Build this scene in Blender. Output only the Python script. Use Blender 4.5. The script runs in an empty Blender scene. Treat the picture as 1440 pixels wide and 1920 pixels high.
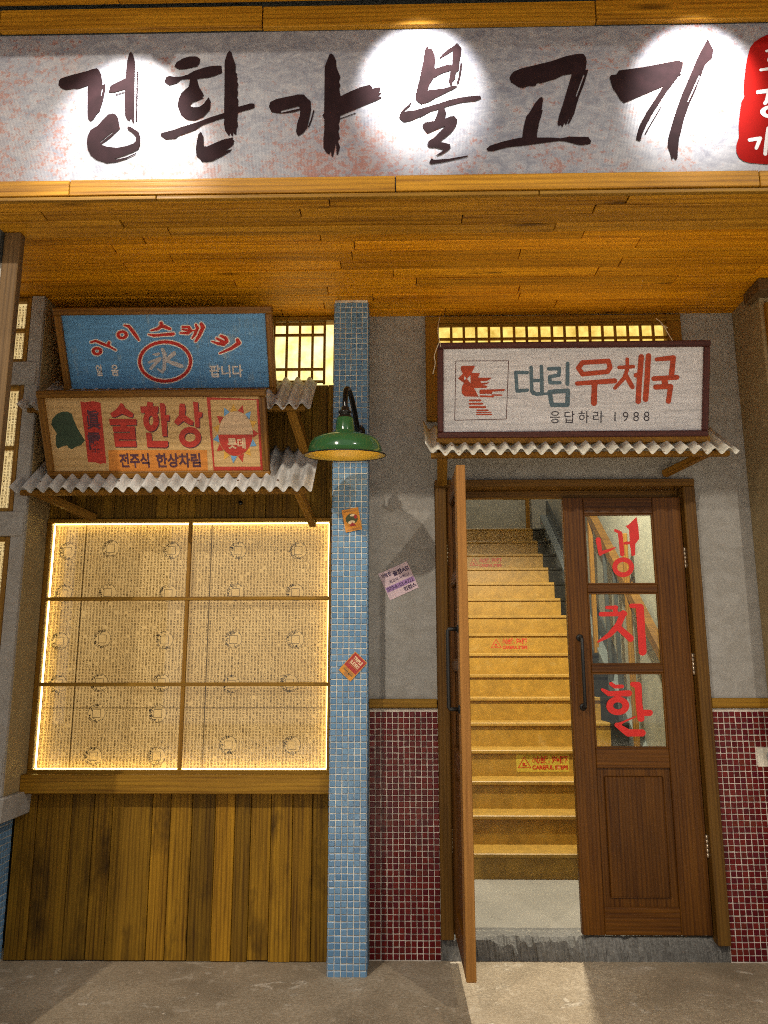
import bpy, bmesh, math, random
from mathutils import Matrix, Vector
from mathutils.geometry import tessellate_polygon
R = math.radians
rnd = random.Random(7)
SC = bpy.context.scene
COL = SC.collection

# ------------------------------------------------------------------ camera
cam_d = bpy.data.cameras.new("camera")
cam = bpy.data.objects.new("camera", cam_d); COL.objects.link(cam)
cam_d.sensor_fit = 'VERTICAL'; cam_d.sensor_height = 24.0
cam_d.lens = 24.0 * 1442 / 1920
cam_d.clip_start = 0.05; cam_d.clip_end = 200
_p, _y, _r = R(11.01), R(1.1), R(-0.1)
_fw = Vector((-math.sin(_y) * math.cos(_p), math.cos(_y) * math.cos(_p), math.sin(_p)))
_rt = Vector((math.cos(_y), math.sin(_y), 0)); _up = _rt.cross(_fw)
_r2 = _rt * math.cos(_r) + _up * math.sin(_r); _u2 = _up * math.cos(_r) - _rt * math.sin(_r)
_m = Matrix((_r2, _u2, -_fw)).transposed().to_4x4(); _m.translation = Vector((0, -3.9, 1.36))
cam.matrix_world = _m
SC.camera = cam

# ------------------------------------------------------------------ light and exposure
w = bpy.data.worlds.new("World"); SC.world = w; w.use_nodes = True
bg = w.node_tree.nodes["Background"]
bg.inputs[0].default_value = (1.0, 0.98, 0.97, 1); bg.inputs[1].default_value = 0.42
vs = SC.view_settings
vs.view_transform = 'Standard'; vs.look = 'None'; vs.gamma = 1; vs.exposure = 0.38; vs.use_curve_mapping = False
cy = SC.cycles
cy.use_denoising = False; cy.filter_width = 1.05; cy.max_bounces = 7; cy.diffuse_bounces = 4; cy.transparent_max_bounces = 12
cy.caustics_reflective = False; cy.caustics_refractive = False; cy.sample_clamp_indirect = 4.0
MALL_W = 380.0; MALL_COL = (1.0, 0.90, 0.74)
SIGN_W = 75.0; SIGN_COL = (1.0, 0.97, 0.93)
STAIR_W = 450.0; STAIR_COL = (1.0, 0.92, 0.74)
UP_W = 60.0
FILL_W = 3700.0; FILL_COL = (0.94, 0.97, 1.0)
LED_E = 11.0; TRANSOM_E = 2.0; SIDE_E = 0.5; PAPER_E = 0.38; BULB_E = 6.0

# ------------------------------------------------------------------ materials
def mat(name):
    m = bpy.data.materials.new(name); m.use_nodes = True
    nt = m.node_tree; b = nt.nodes["Principled BSDF"]
    return m, nt, b
def N(nt, t, **kw):
    n = nt.nodes.new(t)
    for k, v in kw.items():
        if k == 'ins':
            for i, x in v.items(): n.inputs[i].default_value = x
        else: setattr(n, k, v)
    return n
def ramp(nt, src, stops):
    n = N(nt, "ShaderNodeValToRGB"); e = n.color_ramp.elements
    while len(e) < len(stops): e.new(0.5)
    for i, (p, c) in enumerate(stops):
        e[i].position = p; e[i].color = c if len(c) == 4 else (*c, 1)
    nt.links.new(src, n.inputs[0]); return n
def mixc(nt, fac, a, b, mode='MIX'):
    n = N(nt, "ShaderNodeMix", data_type='RGBA', blend_type=mode)
    for sock, v in ((n.inputs[0], fac), (n.inputs[6], a), (n.inputs[7], b)):
        if hasattr(v, 'is_output'): nt.links.new(v, sock)
        else: sock.default_value = v if not isinstance(v, tuple) or len(v) == 4 else (*v, 1)
    return n.outputs[2]
def mth(nt, op, a, b=0.0):
    n = N(nt, "ShaderNodeMath", operation=op)
    for i, v in enumerate((a, b)):
        if hasattr(v, 'is_output'): nt.links.new(v, n.inputs[i])
        else: n.inputs[i].default_value = v
    return n.outputs[0]
def coords(nt, scale=(1, 1, 1), rand=0.0):
    tc = N(nt, "ShaderNodeTexCoord"); mp = N(nt, "ShaderNodeMapping")
    mp.inputs['Scale'].default_value = scale
    if rand:
        oi = N(nt, "ShaderNodeObjectInfo")
        ad = N(nt, "ShaderNodeVectorMath", operation='ADD')
        cb = N(nt, "ShaderNodeCombineXYZ")
        for i, k in enumerate((1.0, 0.37, 0.71)): nt.links.new(mth(nt, 'MULTIPLY', oi.outputs['Random'], rand * k), cb.inputs[i])
        nt.links.new(tc.outputs['Object'], ad.inputs[0]); nt.links.new(cb.outputs[0], ad.inputs[1])
        nt.links.new(ad.outputs[0], mp.inputs[0])
    else:
        nt.links.new(tc.outputs['Object'], mp.inputs[0])
    return mp.outputs[0]
def bump(nt, b, h, strength=0.3, dist=0.002):
    n = N(nt, "ShaderNodeBump"); n.inputs['Strength'].default_value = strength; n.inputs['Distance'].default_value = dist
    nt.links.new(h, n.inputs['Height']); nt.links.new(n.outputs[0], b.inputs['Normal'])

def wood(name, light, dark, axis='X', rough=0.5, tint=0.45, knots=0.0, stain=0.0, ring=1.0):
    m, nt, b = mat(name)
    k = 'XYZ'.index(axis)
    def sc(l, c): s = [c, c, c]; s[k] = l; return tuple(s)
    v1 = coords(nt, sc(1.1, 13), 37.0)
    n1 = N(nt, "ShaderNodeTexNoise", ins={'Scale': 1.0, 'Detail': 6.0, 'Roughness': 0.62, 'Distortion': 0.4}); nt.links.new(v1, n1.inputs[0])
    v2 = coords(nt, sc(3.0, 190), 37.0)
    n2 = N(nt, "ShaderNodeTexNoise", ins={'Scale': 1.0, 'Detail': 3.0, 'Roughness': 0.6}); nt.links.new(v2, n2.inputs[0])
    v3 = coords(nt, sc(0.55, 7.0), 21.0)
    wv = N(nt, "ShaderNodeTexWave", wave_type='RINGS', rings_direction=axis, ins={'Scale': 2.6 * ring, 'Distortion': 5.0, 'Detail': 2.5, 'Detail Scale': 0.9}); nt.links.new(v3, wv.inputs[0])
    v6 = coords(nt, sc(2.4, 48), 29.0)
    n6 = N(nt, "ShaderNodeTexNoise", ins={'Scale': 1.0, 'Detail': 4.0, 'Roughness': 0.65, 'Distortion': 0.3}); nt.links.new(v6, n6.inputs[0])
    wl = mth(nt, 'POWER', wv.outputs['Fac'], 0.45)
    g = mth(nt, 'ADD', mth(nt, 'MULTIPLY', n1.outputs[0], 0.50), mth(nt, 'MULTIPLY', wl, 0.13))
    g = mth(nt, 'ADD', g, mth(nt, 'MULTIPLY', n6.outputs[0], 0.32))
    g = mth(nt, 'ADD', g, mth(nt, 'MULTIPLY', n2.outputs[0], 0.30))
    b.inputs['Specular IOR Level'].default_value = 0.22
    c = ramp(nt, g, [(0.46, dark), (0.63, tuple(0.5 * (a + d) for a, d in zip(light, dark))), (0.81, light)]).outputs[0]
    oi = N(nt, "ShaderNodeObjectInfo")
    t = mth(nt, 'ADD', mth(nt, 'MULTIPLY', oi.outputs['Random'], tint), 1.0 - tint * 0.55)
    cb = N(nt, "ShaderNodeCombineColor")
    for i, f in enumerate((1.0, 1.0, 1.0)): nt.links.new(t, cb.inputs[i])
    c = mixc(nt, 1.0, c, cb.outputs[0], 'MULTIPLY')
    hr_ = mth(nt, 'FRACT', mth(nt, 'MULTIPLY', oi.outputs['Random'], 7.31))
    c = mixc(nt, mth(nt, 'MULTIPLY', hr_, 0.55 * min(1.0, tint * 1.6)), c, mixc(nt, 1.0, c, (0.86, 0.96, 1.25), 'MULTIPLY'))
    if knots:
        v4 = coords(nt, sc(1.6, 9.5), 53.0)
        vo = N(nt, "ShaderNodeTexVoronoi", ins={'Scale': 1.0, 'Randomness': 1.0}); nt.links.new(v4, vo.inputs[0])
        kn = ramp(nt, vo.outputs['Distance'], [(0.05, (1, 1, 1)), (0.19 * knots, (0, 0, 0))]).outputs[0]
        c = mixc(nt, mth(nt, 'MULTIPLY', kn, 0.8), c, tuple(x * 0.22 for x in dark))
    if stain:
        v5 = coords(nt, sc(2.2, 6.0), 11.0)
        n5 = N(nt, "ShaderNodeTexNoise", ins={'Scale': 1.0, 'Detail': 5.0, 'Roughness': 0.65}); nt.links.new(v5, n5.inputs[0])
        st = ramp(nt, n5.outputs[0], [(0.52, (0, 0, 0)), (0.70, (1, 1, 1))]).outputs[0]
        c = mixc(nt, mth(nt, 'MULTIPLY', st, stain), c, tuple(x * 0.3 for x in dark))
    nt.links.new(c, b.inputs['Base Color'])
    nt.links.new(mth(nt, 'ADD', mth(nt, 'MULTIPLY', n2.outputs[0], 0.25), rough - 0.12), b.inputs['Roughness'])
    bump(nt, b, g, 0.8, 0.004)
    return m
def plain(name, col, rough=0.5, metal=0.0, var=0.12, scale=30.0, bmp=0.0, spec=0.5):
    m, nt, b = mat(name)
    n = N(nt, "ShaderNodeTexNoise", ins={'Scale': scale, 'Detail': 5.0, 'Roughness': 0.6}); nt.links.new(coords(nt), n.inputs[0])
    c = ramp(nt, n.outputs[0], [(0.3, tuple(x * (1 - var) for x in col)), (0.7, tuple(min(1, x * (1 + var)) for x in col))]).outputs[0]
    nt.links.new(c, b.inputs['Base Color']); b.inputs['Roughness'].default_value = rough; b.inputs['Metallic'].default_value = metal
    b.inputs['Specular IOR Level'].default_value = spec
    if bmp: bump(nt, b, n.outputs[0], bmp, 0.002)
    return m
def emis(name, col, strength, col2=None, scale=9.0):
    m, nt, b = mat(name)
    n = N(nt, "ShaderNodeTexNoise", ins={'Scale': scale, 'Detail': 5.0, 'Roughness': 0.65}); nt.links.new(coords(nt), n.inputs[0])
    c = ramp(nt, n.outputs[0], [(0.35, col2 or col), (0.66, col)]).outputs[0]
    nt.links.new(c, b.inputs['Emission Color']); b.inputs['Emission Strength'].default_value = strength
    b.inputs['Base Color'].default_value = (0.5, 0.42, 0.25, 1); b.inputs['Roughness'].default_value = 0.8
    return m
def tilemat(name, cols, rough=0.22, spec=0.5):
    m, nt, b = mat(name); b.inputs["Specular IOR Level"].default_value = spec
    oi = N(nt, "ShaderNodeObjectInfo"); ge = N(nt, "ShaderNodeNewGeometry")
    r_ = mth(nt, 'FRACT', mth(nt, 'ADD', oi.outputs['Random'], ge.outputs['Random Per Island']))
    n = len(cols)
    c = ramp(nt, r_, [(i / max(1, n - 1), cc) for i, cc in enumerate(cols)]).outputs[0]
    tc = N(nt, "ShaderNodeNewGeometry")
    nz = N(nt, "ShaderNodeTexNoise", ins={'Scale': 90.0, 'Detail': 3.0}); nt.links.new(tc.outputs['Position'], nz.inputs[0])
    nl = N(nt, "ShaderNodeTexNoise", ins={'Scale': 2.2, 'Detail': 3.0}); nt.links.new(tc.outputs['Position'], nl.inputs[0])
    c = mixc(nt, mth(nt, 'MULTIPLY', nz.outputs[0], 0.45), c, tuple(x * 0.6 for x in cols[0]))
    nt.links.new(c, b.inputs['Base Color'])
    nt.links.new(mth(nt, 'ADD', mth(nt, 'MULTIPLY', nl.outputs[0], 0.3), rough - 0.1), b.inputs['Roughness'])
    bump(nt, b, nz.outputs[0], 0.25, 0.001)
    return m
def plaster(name, col, dirt=(0.20, 0.18, 0.15)):
    m, nt, b = mat(name)
    v = coords(nt)
    n1 = N(nt, "ShaderNodeTexNoise", ins={'Scale': 2.3, 'Detail': 7.0, 'Roughness': 0.6}); nt.links.new(v, n1.inputs[0])
    n2 = N(nt, "ShaderNodeTexNoise", ins={'Scale': 160.0, 'Detail': 4.0}); nt.links.new(v, n2.inputs[0])
    v3 = coords(nt, (9, 9, 1.2))
    n3 = N(nt, "ShaderNodeTexNoise", ins={'Scale': 1.0, 'Detail': 6.0}); nt.links.new(v3, n3.inputs[0])
    c = ramp(nt, n1.outputs[0], [(0.3, tuple(x * 0.86 for x in col)), (0.65, col)]).outputs[0]
    c = mixc(nt, mth(nt, 'MULTIPLY', ramp(nt, n3.outputs[0], [(0.5, (0, 0, 0)), (0.8, (1, 1, 1))]).outputs[0], 0.35), c, dirt)
    c = mixc(nt, mth(nt, 'MULTIPLY', ramp(nt, n2.outputs[0], [(0.42, (1, 1, 1)), (0.60, (0, 0, 0))]).outputs[0], 0.5), c, tuple(x * 0.62 for x in col))
    v4 = coords(nt, (1, 1, 1.6))
    n4 = N(nt, "ShaderNodeTexNoise", ins={'Scale': 9.0, 'Detail': 8.0, 'Roughness': 0.68, 'Distortion': 0.8}); nt.links.new(v4, n4.inputs[0])
    c = mixc(nt, mth(nt, 'MULTIPLY', ramp(nt, n4.outputs[0], [(0.40, (1, 1, 1)), (0.58, (0, 0, 0))]).outputs[0], 0.38), c, dirt)
    vo = N(nt, "ShaderNodeTexVoronoi", feature='DISTANCE_TO_EDGE', ins={'Scale': 1.7}); 
    wn = N(nt, "ShaderNodeVectorMath", operation='ADD'); nt.links.new(v, wn.inputs[0]); nt.links.new(n4.outputs['Color'], wn.inputs[1]); nt.links.new(wn.outputs[0], vo.inputs[0])
    ck = ramp(nt, vo.outputs['Distance'], [(0.0, (1, 1, 1)), (0.006, (0, 0, 0))]).outputs[0]
    ck = mth(nt, 'MULTIPLY', ck, ramp(nt, n1.outputs[0], [(0.48, (0, 0, 0)), (0.58, (1, 1, 1))]).outputs[0])
    c = mixc(nt, mth(nt, 'MULTIPLY', ck, 0.45), c, tuple(x * 0.4 for x in dirt))
    nt.links.new(c, b.inputs['Base Color']); b.inputs['Roughness'].default_value = 0.85
    bump(nt, b, mth(nt, 'ADD', mth(nt, 'MULTIPLY', n2.outputs[0], 0.5), n4.outputs[0]), 0.45, 0.003)
    return m
def concrete(name, col, pale, dark, scars=0.5):
    m, nt, b = mat(name)
    v = coords(nt)
    n1 = N(nt, "ShaderNodeTexNoise", ins={'Scale': 1.6, 'Detail': 9.0, 'Roughness': 0.62}); nt.links.new(v, n1.inputs[0])
    v2 = coords(nt, (3.4, 5.0, 3.0))
    n2 = N(nt, "ShaderNodeTexNoise", ins={'Scale': 1.7, 'Detail': 11.0, 'Roughness': 0.70, 'Distortion': 0.6}); nt.links.new(v2, n2.inputs[0])
    n3 = N(nt, "ShaderNodeTexNoise", ins={'Scale': 70.0, 'Detail': 5.0}); nt.links.new(v, n3.inputs[0])
    c = ramp(nt, n1.outputs[0], [(0.32, dark), (0.55, col), (0.75, tuple(0.5 * (a + p) for a, p in zip(col, pale)))]).outputs[0]
    s = ramp(nt, n2.outputs[0], [(0.60, (0, 0, 0)), (0.635, (1, 1, 1))]).outputs[0]
    c = mixc(nt, mth(nt, 'MULTIPLY', s, scars), c, pale)
    d = ramp(nt, n2.outputs[0], [(0.30, (1, 1, 1)), (0.40, (0, 0, 0))]).outputs[0]
    c = mixc(nt, mth(nt, 'MULTIPLY', d, 0.45), c, dark)
    c = mixc(nt, mth(nt, 'MULTIPLY', ramp(nt, n3.outputs[0], [(0.40, (1, 1, 1)), (0.60, (0, 0, 0))]).outputs[0], 0.5), c, dark)
    n9 = N(nt, "ShaderNodeTexNoise", ins={'Scale': 240.0, 'Detail': 3.0}); nt.links.new(v, n9.inputs[0])
    c = mixc(nt, mth(nt, 'MULTIPLY', ramp(nt, n9.outputs[0], [(0.52, (0, 0, 0)), (0.66, (1, 1, 1))]).outputs[0], 0.45), c, pale)
    nt.links.new(c, b.inputs['Base Color']); b.inputs['Roughness'].default_value = 0.75
    n5 = N(nt, "ShaderNodeTexNoise", ins={'Scale': 12.0, 'Detail': 9.0, 'Roughness': 0.72, 'Distortion': 0.6}); nt.links.new(v, n5.inputs[0])
    c = mixc(nt, mth(nt, 'MULTIPLY', ramp(nt, n5.outputs[0], [(0.56, (0, 0, 0)), (0.68, (1, 1, 1))]).outputs[0], 0.45 * min(1, scars * 1.5)), c, pale)
    c = mixc(nt, mth(nt, 'MULTIPLY', ramp(nt, n5.outputs[0], [(0.32, (1, 1, 1)), (0.44, (0, 0, 0))]).outputs[0], 0.5 * min(1, scars * 1.5)), c, dark)
    sp = N(nt, "ShaderNodeTexVoronoi", ins={'Scale': 95.0}); nt.links.new(v, sp.inputs[0])
    c = mixc(nt, mth(nt, 'MULTIPLY', ramp(nt, sp.outputs['Distance'], [(0.10, (1, 1, 1)), (0.2, (0, 0, 0))]).outputs[0], 0.35 * scars), c, tuple(x * 0.5 for x in dark))
    nt.links.new(c, b.inputs['Base Color'])
    h = mth(nt, 'ADD', mth(nt, 'MULTIPLY', n3.outputs[0], 0.4), mth(nt, 'MULTIPLY', s, 0.35))
    h = mth(nt, 'ADD', h, mth(nt, 'MULTIPLY', n5.outputs[0], 0.8))
    bump(nt, b, h, 0.7, 0.006)
    return m
def glass(name, refl=0.07, tint=(0.97, 0.98, 0.96)):
    m, nt, b = mat(name)
    out = nt.nodes["Material Output"]; nt.nodes.remove(b)
    t = N(nt, "ShaderNodeBsdfTransparent"); t.inputs[0].default_value = (*tint, 1)
    g = N(nt, "ShaderNodeBsdfGlossy"); g.inputs['Roughness'].default_value = 0.03
    f = N(nt, "ShaderNodeFresnel"); f.inputs[0].default_value = 1.45
    mx = N(nt, "ShaderNodeMixShader")
    nt.links.new(mth(nt, 'MULTIPLY', f.outputs[0], refl / 0.04 * 0.6), mx.inputs[0])
    nt.links.new(t.outputs[0], mx.inputs[1]); nt.links.new(g.outputs[0], mx.inputs[2]); nt.links.new(mx.outputs[0], out.inputs[0])
    return m
def banner_mat():
    m, nt, b = mat("banner_print")
    v = coords(nt)
    n1 = N(nt, "ShaderNodeTexNoise", ins={'Scale': 1.5, 'Detail': 4.0, 'Roughness': 0.6}); nt.links.new(v, n1.inputs[0])
    v2 = coords(nt, (1, 1, 1.7))
    n2 = N(nt, "ShaderNodeTexNoise", ins={'Scale': 14.0, 'Detail': 9.0, 'Roughness': 0.72, 'Distortion': 1.2}); nt.links.new(v2, n2.inputs[0])
    n3 = N(nt, "ShaderNodeTexNoise", ins={'Scale': 55.0, 'Detail': 5.0, 'Roughness': 0.7}); nt.links.new(v, n3.inputs[0])
    s = mth(nt, 'ADD', mth(nt, 'MULTIPLY', n1.outputs[0], 0.85), mth(nt, 'MULTIPLY', n2.outputs[0], 0.42))
    sx = N(nt, "ShaderNodeSeparateXYZ"); nt.links.new(v, sx.inputs[0])
    # the print is redder towards its left end and its lower edge
    s = mth(nt, 'ADD', s, mth(nt, 'MULTIPLY', sx.outputs[0], -0.035)); s = mth(nt, 'ADD', s, mth(nt, 'MULTIPLY', sx.outputs[2], -0.10))
    base = ramp(nt, n2.outputs[0], [(0.33, (0.15, 0.155, 0.20)), (0.48, (0.23, 0.235, 0.275)), (0.64, (0.33, 0.33, 0.36))]).outputs[0]
    c = mixc(nt, mth(nt, 'MULTIPLY', ramp(nt, s, [(0.67, (0, 0, 0)), (0.90, (1, 1, 1))]).outputs[0], 0.75), base, (0.20, 0.115, 0.095))
    c = mixc(nt, mth(nt, 'MULTIPLY', ramp(nt, mth(nt, 'MULTIPLY', s, n3.outputs[0]), [(0.36, (0, 0, 0)), (0.43, (1, 1, 1))]).outputs[0], 0.7), c, (0.24, 0.07, 0.04))
    nt.links.new(c, b.inputs['Base Color']); b.inputs['Roughness'].default_value = 0.45
    wv = N(nt, "ShaderNodeTexWave", wave_type='BANDS', bands_direction='X', ins={'Scale': 60.0, 'Distortion': 0.5}); nt.links.new(v, wv.inputs[0])
    bump(nt, b, wv.outputs['Fac'], 0.12, 0.001)
    return m
def painted(name, col, worn, amount, rough=0.6, lines=True):
    """paint on a wooden board, worn through in places, plank lines showing"""
    m, nt, b = mat(name)
    v = coords(nt, (1, 1, 1))
    n1 = N(nt, "ShaderNodeTexNoise", ins={'Scale': 5.0, 'Detail': 9.0, 'Roughness': 0.75}); nt.links.new(v, n1.inputs[0])
    v2 = coords(nt, (4, 60, 60))
    n2 = N(nt, "ShaderNodeTexNoise", ins={'Scale': 1.0, 'Detail': 5.0, 'Roughness': 0.7}); nt.links.new(v2, n2.inputs[0])
    v3 = coords(nt, (70, 60, 6))
    n3 = N(nt, "ShaderNodeTexNoise", ins={'Scale': 1.0, 'Detail': 3.0, 'Roughness': 0.7}); nt.links.new(v3, n3.inputs[0])
    c = ramp(nt, n2.outputs[0], [(0.3, tuple(x * 0.72 for x in col)), (0.7, tuple(min(1, x * 1.15) for x in col))]).outputs[0]
    f = mth(nt, 'MULTIPLY', mth(nt, 'ADD', n1.outputs[0], mth(nt, 'MULTIPLY', n3.outputs[0], 0.55)), 0.645)
    wmask = ramp(nt, f, [(0.60 - 0.10 * amount, (0, 0, 0)), (0.70 - 0.08 * amount, (1, 1, 1))]).outputs[0]
    c = mixc(nt, mth(nt, 'MULTIPLY', wmask, min(1.0, amount)), c, worn)
    nt.links.new(c, b.inputs['Base Color']); b.inputs['Roughness'].default_value = rough
    bump(nt, b, n2.outputs[0], 0.4, 0.001)
    return m

M = {}
M['ceiling'] = wood("ceiling_wood", (0.88, 0.385, 0.008), (0.42, 0.150, 0.003), 'X', 0.5, 0.42, knots=0.6)
M['beam'] = wood("beam_wood", (0.56, 0.270, 0.016), (0.20, 0.078, 0.004), 'X', 0.5, 0.25, knots=0.9)
M['plank'] = wood("weathered_plank_wood", (0.38, 0.188, 0.010), (0.080, 0.032, 0.002), 'Z', 0.62, 0.85, knots=0.4, stain=0.9)
M['plank_up'] = wood("upper_plank_wood", (0.31, 0.165, 0.014), (0.085, 0.038, 0.004), 'Z', 0.6, 0.7, knots=0.3, stain=0.3)
M['trimx'] = wood("trim_wood_long", (0.36, 0.185, 0.015), (0.14, 0.060, 0.005), 'X', 0.5, 0.25)
M['trimz'] = wood("trim_wood_upright", (0.34, 0.165, 0.016), (0.15, 0.062, 0.006), 'Z', 0.5, 0.25)
M['framez'] = wood("door_frame_wood", (0.19, 0.09, 0.012), (0.07, 0.028, 0.004), 'Z', 0.5, 0.2, stain=0.2)
M['framex'] = wood("door_frame_head_wood", (0.19, 0.09, 0.012), (0.07, 0.028, 0.004), 'X', 0.5, 0.2)
M['doorz'] = wood("door_wood_upright", (0.150, 0.054, 0.004), (0.040, 0.011, 0.0012), 'Z', 0.42, 0.18, stain=0.25)
M['doorx'] = wood("door_wood_cross", (0.150, 0.054, 0.004), (0.040, 0.011, 0.0012), 'X', 0.42, 0.18)
M['edge'] = wood("door_edge_wood", (0.38, 0.175, 0.040), (0.20, 0.08, 0.015), 'Z', 0.45, 0.1)
M['signx'] = wood("sign_frame_wood_cross", (0.30, 0.135, 0.018), (0.09, 0.032, 0.005), 'X', 0.42, 0.3, stain=0.4)
M['signz'] = wood("sign_frame_wood_upright", (0.30, 0.135, 0.018), (0.09, 0.032, 0.005), 'Z', 0.42, 0.3, stain=0.4)
M['maroonx'] = wood("maroon_frame_wood_cross", (0.115, 0.035, 0.026), (0.045, 0.014, 0.012), 'X', 0.4, 0.2)
M['maroonz'] = wood("maroon_frame_wood_upright", (0.115, 0.035, 0.026), (0.045, 0.014, 0.012), 'Z', 0.4, 0.2)
M['strut'] = wood("strut_wood", (0.34, 0.165, 0.02), (0.14, 0.058, 0.006), 'Y', 0.55, 0.3)
M['postz'] = wood("post_wood", (0.17, 0.10, 0.040), (0.08, 0.045, 0.018), 'Z', 0.6, 0.2)
M['lowboard'] = wood("sign_board_wood", (0.62, 0.42, 0.20), (0.42, 0.26, 0.10), 'X', 0.6, 0.1, ring=0.6)
M['plaster'] = plaster("grey_plaster", (0.40, 0.385, 0.36))
M['plaster_pier'] = plaster("pier_plaster", (0.44, 0.41, 0.37), (0.26, 0.22, 0.17))
M['bounce_tint_wall'] = plaster("bounce_tinted_plaster", (0.38, 0.285, 0.145), (0.20, 0.13, 0.05))  # ochre tint stands in for warm bounce from the timber ceiling
M['pier_side'] = plaster("warm_lit_plaster_board", (0.44, 0.315, 0.14), (0.25, 0.16, 0.06))  # warm light on the board is put into its yellow colour
M['white_wall'] = plaster("stairwell_plaster", (0.30, 0.29, 0.24), (0.40, 0.37, 0.30))
M['floor'] = concrete("worn_concrete", (0.34, 0.265, 0.175), (0.58, 0.50, 0.39), (0.15, 0.11, 0.065), 0.85)
M['landing'] = concrete("smooth_concrete", (0.27, 0.25, 0.21), (0.32, 0.30, 0.26), (0.20, 0.185, 0.155), 0.1)
M['threshold'] = concrete("rough_concrete", (0.17, 0.165, 0.15), (0.33, 0.31, 0.28), (0.06, 0.055, 0.05), 0.35)
M['grout'] = plain("white_grout", (0.68, 0.63, 0.53), 0.85, var=0.38, scale=9, bmp=0.3)
M['grout_red'] = plain("grey_grout", (0.58, 0.51, 0.44), 0.85, var=0.42, scale=9, bmp=0.3)
M['blue_tile'] = tilemat("blue_mosaic", [(0.10, 0.22, 0.38), (0.13, 0.27, 0.44), (0.17, 0.32, 0.49), (0.12, 0.25, 0.42)])
M['red_tile'] = tilemat("maroon_mosaic", [(0.085, 0.004, 0.007), (0.14, 0.007, 0.009), (0.19, 0.016, 0.012), (0.10, 0.004, 0.014), (0.16, 0.022, 0.010)], 0.24, 0.22)
M['stone'] = plain("yellow_stone", (0.34, 0.190, 0.024), 0.4, var=0.16, scale=16)
M['stone_nose'] = plain("pale_stone_edge", (0.34, 0.195, 0.030), 0.5, var=0.1, scale=16)
for k_ in ('stone', 'stone_nose'):
    nt_ = M[k_].node_tree; b_ = nt_.nodes["Principled BSDF"]; s_in = b_.inputs['Base Color'].links[0].from_socket
    g_ = N(nt_, "ShaderNodeNewGeometry"); z_ = N(nt_, "ShaderNodeTexNoise", ins={'Scale': 5.5, 'Detail': 9.0, 'Roughness': 0.72, 'Distortion': 1.0}); nt_.links.new(g_.outputs['Position'], z_.inputs[0])
    c_ = mixc(nt_, mth(nt_, 'MULTIPLY', ramp(nt_, z_.outputs[0], [(0.36, (1, 1, 1)), (0.52, (0, 0, 0))]).outputs[0], 0.35), s_in, (0.16, 0.09, 0.016))
    c_ = mixc(nt_, mth(nt_, 'MULTIPLY', ramp(nt_, z_.outputs[0], [(0.56, (0, 0, 0)), (0.70, (1, 1, 1))]).outputs[0], 0.4), c_, (0.46, 0.33, 0.12))
    nt_.links.new(c_, b_.inputs['Base Color'])
M['black_stone'] = plain("black_stone", (0.016, 0.016, 0.013), 0.25, var=0.3, scale=12)
M['steel'] = plain("blue_grey_steel", (0.20, 0.22, 0.22), 0.4, 0.3, 0.15, 20)
M['darksteel'] = plain("dark_paint", (0.05, 0.055, 0.055), 0.45, 0, 0.2, 20)
M['sheet_l'] = plain("grey_corrugated_sheet", (0.55, 0.54, 0.52), 0.55, 0.0, 0.25, 14, 0.15)
M['sheet_r'] = plain("cream_corrugated_sheet", (0.66, 0.64, 0.56), 0.6, 0.0, 0.18, 14, 0.15)
for k_ in ('sheet_l', 'sheet_r'):
    nt_ = M[k_].node_tree; b_ = nt_.nodes["Principled BSDF"]; s_in = b_.inputs['Base Color'].links[0].from_socket
    z_ = N(nt_, "ShaderNodeTexNoise", ins={'Scale': 1.0, 'Detail': 8.0, 'Roughness': 0.7}); nt_.links.new(coords(nt_, (26, 3.5, 3.5)), z_.inputs[0])
    c_ = mixc(nt_, mth(nt_, 'MULTIPLY', ramp(nt_, z_.outputs[0], [(0.50, (0, 0, 0)), (0.66, (1, 1, 1))]).outputs[0], 0.55), s_in, (0.16, 0.13, 0.10))
    z2_ = N(nt_, "ShaderNodeTexNoise", ins={'Scale': 6.0, 'Detail': 9.0, 'Roughness': 0.75}); nt_.links.new(coords(nt_), z2_.inputs[0])
    c_ = mixc(nt_, mth(nt_, 'MULTIPLY', ramp(nt_, z2_.outputs[0], [(0.60, (0, 0, 0)), (0.70, (1, 1, 1))]).outputs[0], 0.6), c_, (0.20, 0.085, 0.03))
    nt_.links.new(c_, b_.inputs['Base Color'])
M['nail'] = plain("rusty_nail", (0.12, 0.06, 0.03), 0.5, 0.5)
M['green'] = plain("green_enamel", (0.028, 0.095, 0.032), 0.12, 0, 0.08, 8)
M['enamel_in'] = plain("yellow_enamel", (0.62, 0.42, 0.06), 0.35, 0, 0.05, 8)
M['black_metal'] = plain("black_metal", (0.012, 0.011, 0.010), 0.22, 0.2, 0.2, 20)
M['handle'] = plain("matt_black_iron", (0.014, 0.013, 0.012), 0.45, 0.3, 0.2, 30)
M['hinge'] = plain("brass_hinge", (0.62, 0.50, 0.36), 0.3, 0.8, 0.1, 30)
M['paper'] = emis("printed_paper", (1.0, 0.61, 0.225), PAPER_E, (0.80, 0.46, 0.15), 5.0); M['paper'].node_tree.nodes["Principled BSDF"].inputs['Base Color'].default_value = (0.50, 0.34, 0.16, 1)
M['ink'] = plain("brown_ink", (0.21, 0.125, 0.035), 0.8, 0, 0.25, 20)
M['coin_ink'] = plain("grey_ink", (0.13, 0.10, 0.07), 0.8, 0, 0.4, 60)
M['led'] = emis("led_strip", (1.0, 0.74, 0.22), LED_E)
M['transom'] = emis("lit_transom_paper", (1.0, 0.74, 0.19), TRANSOM_E * 0.50, (0.50, 0.33, 0.045), 14.0)
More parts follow.
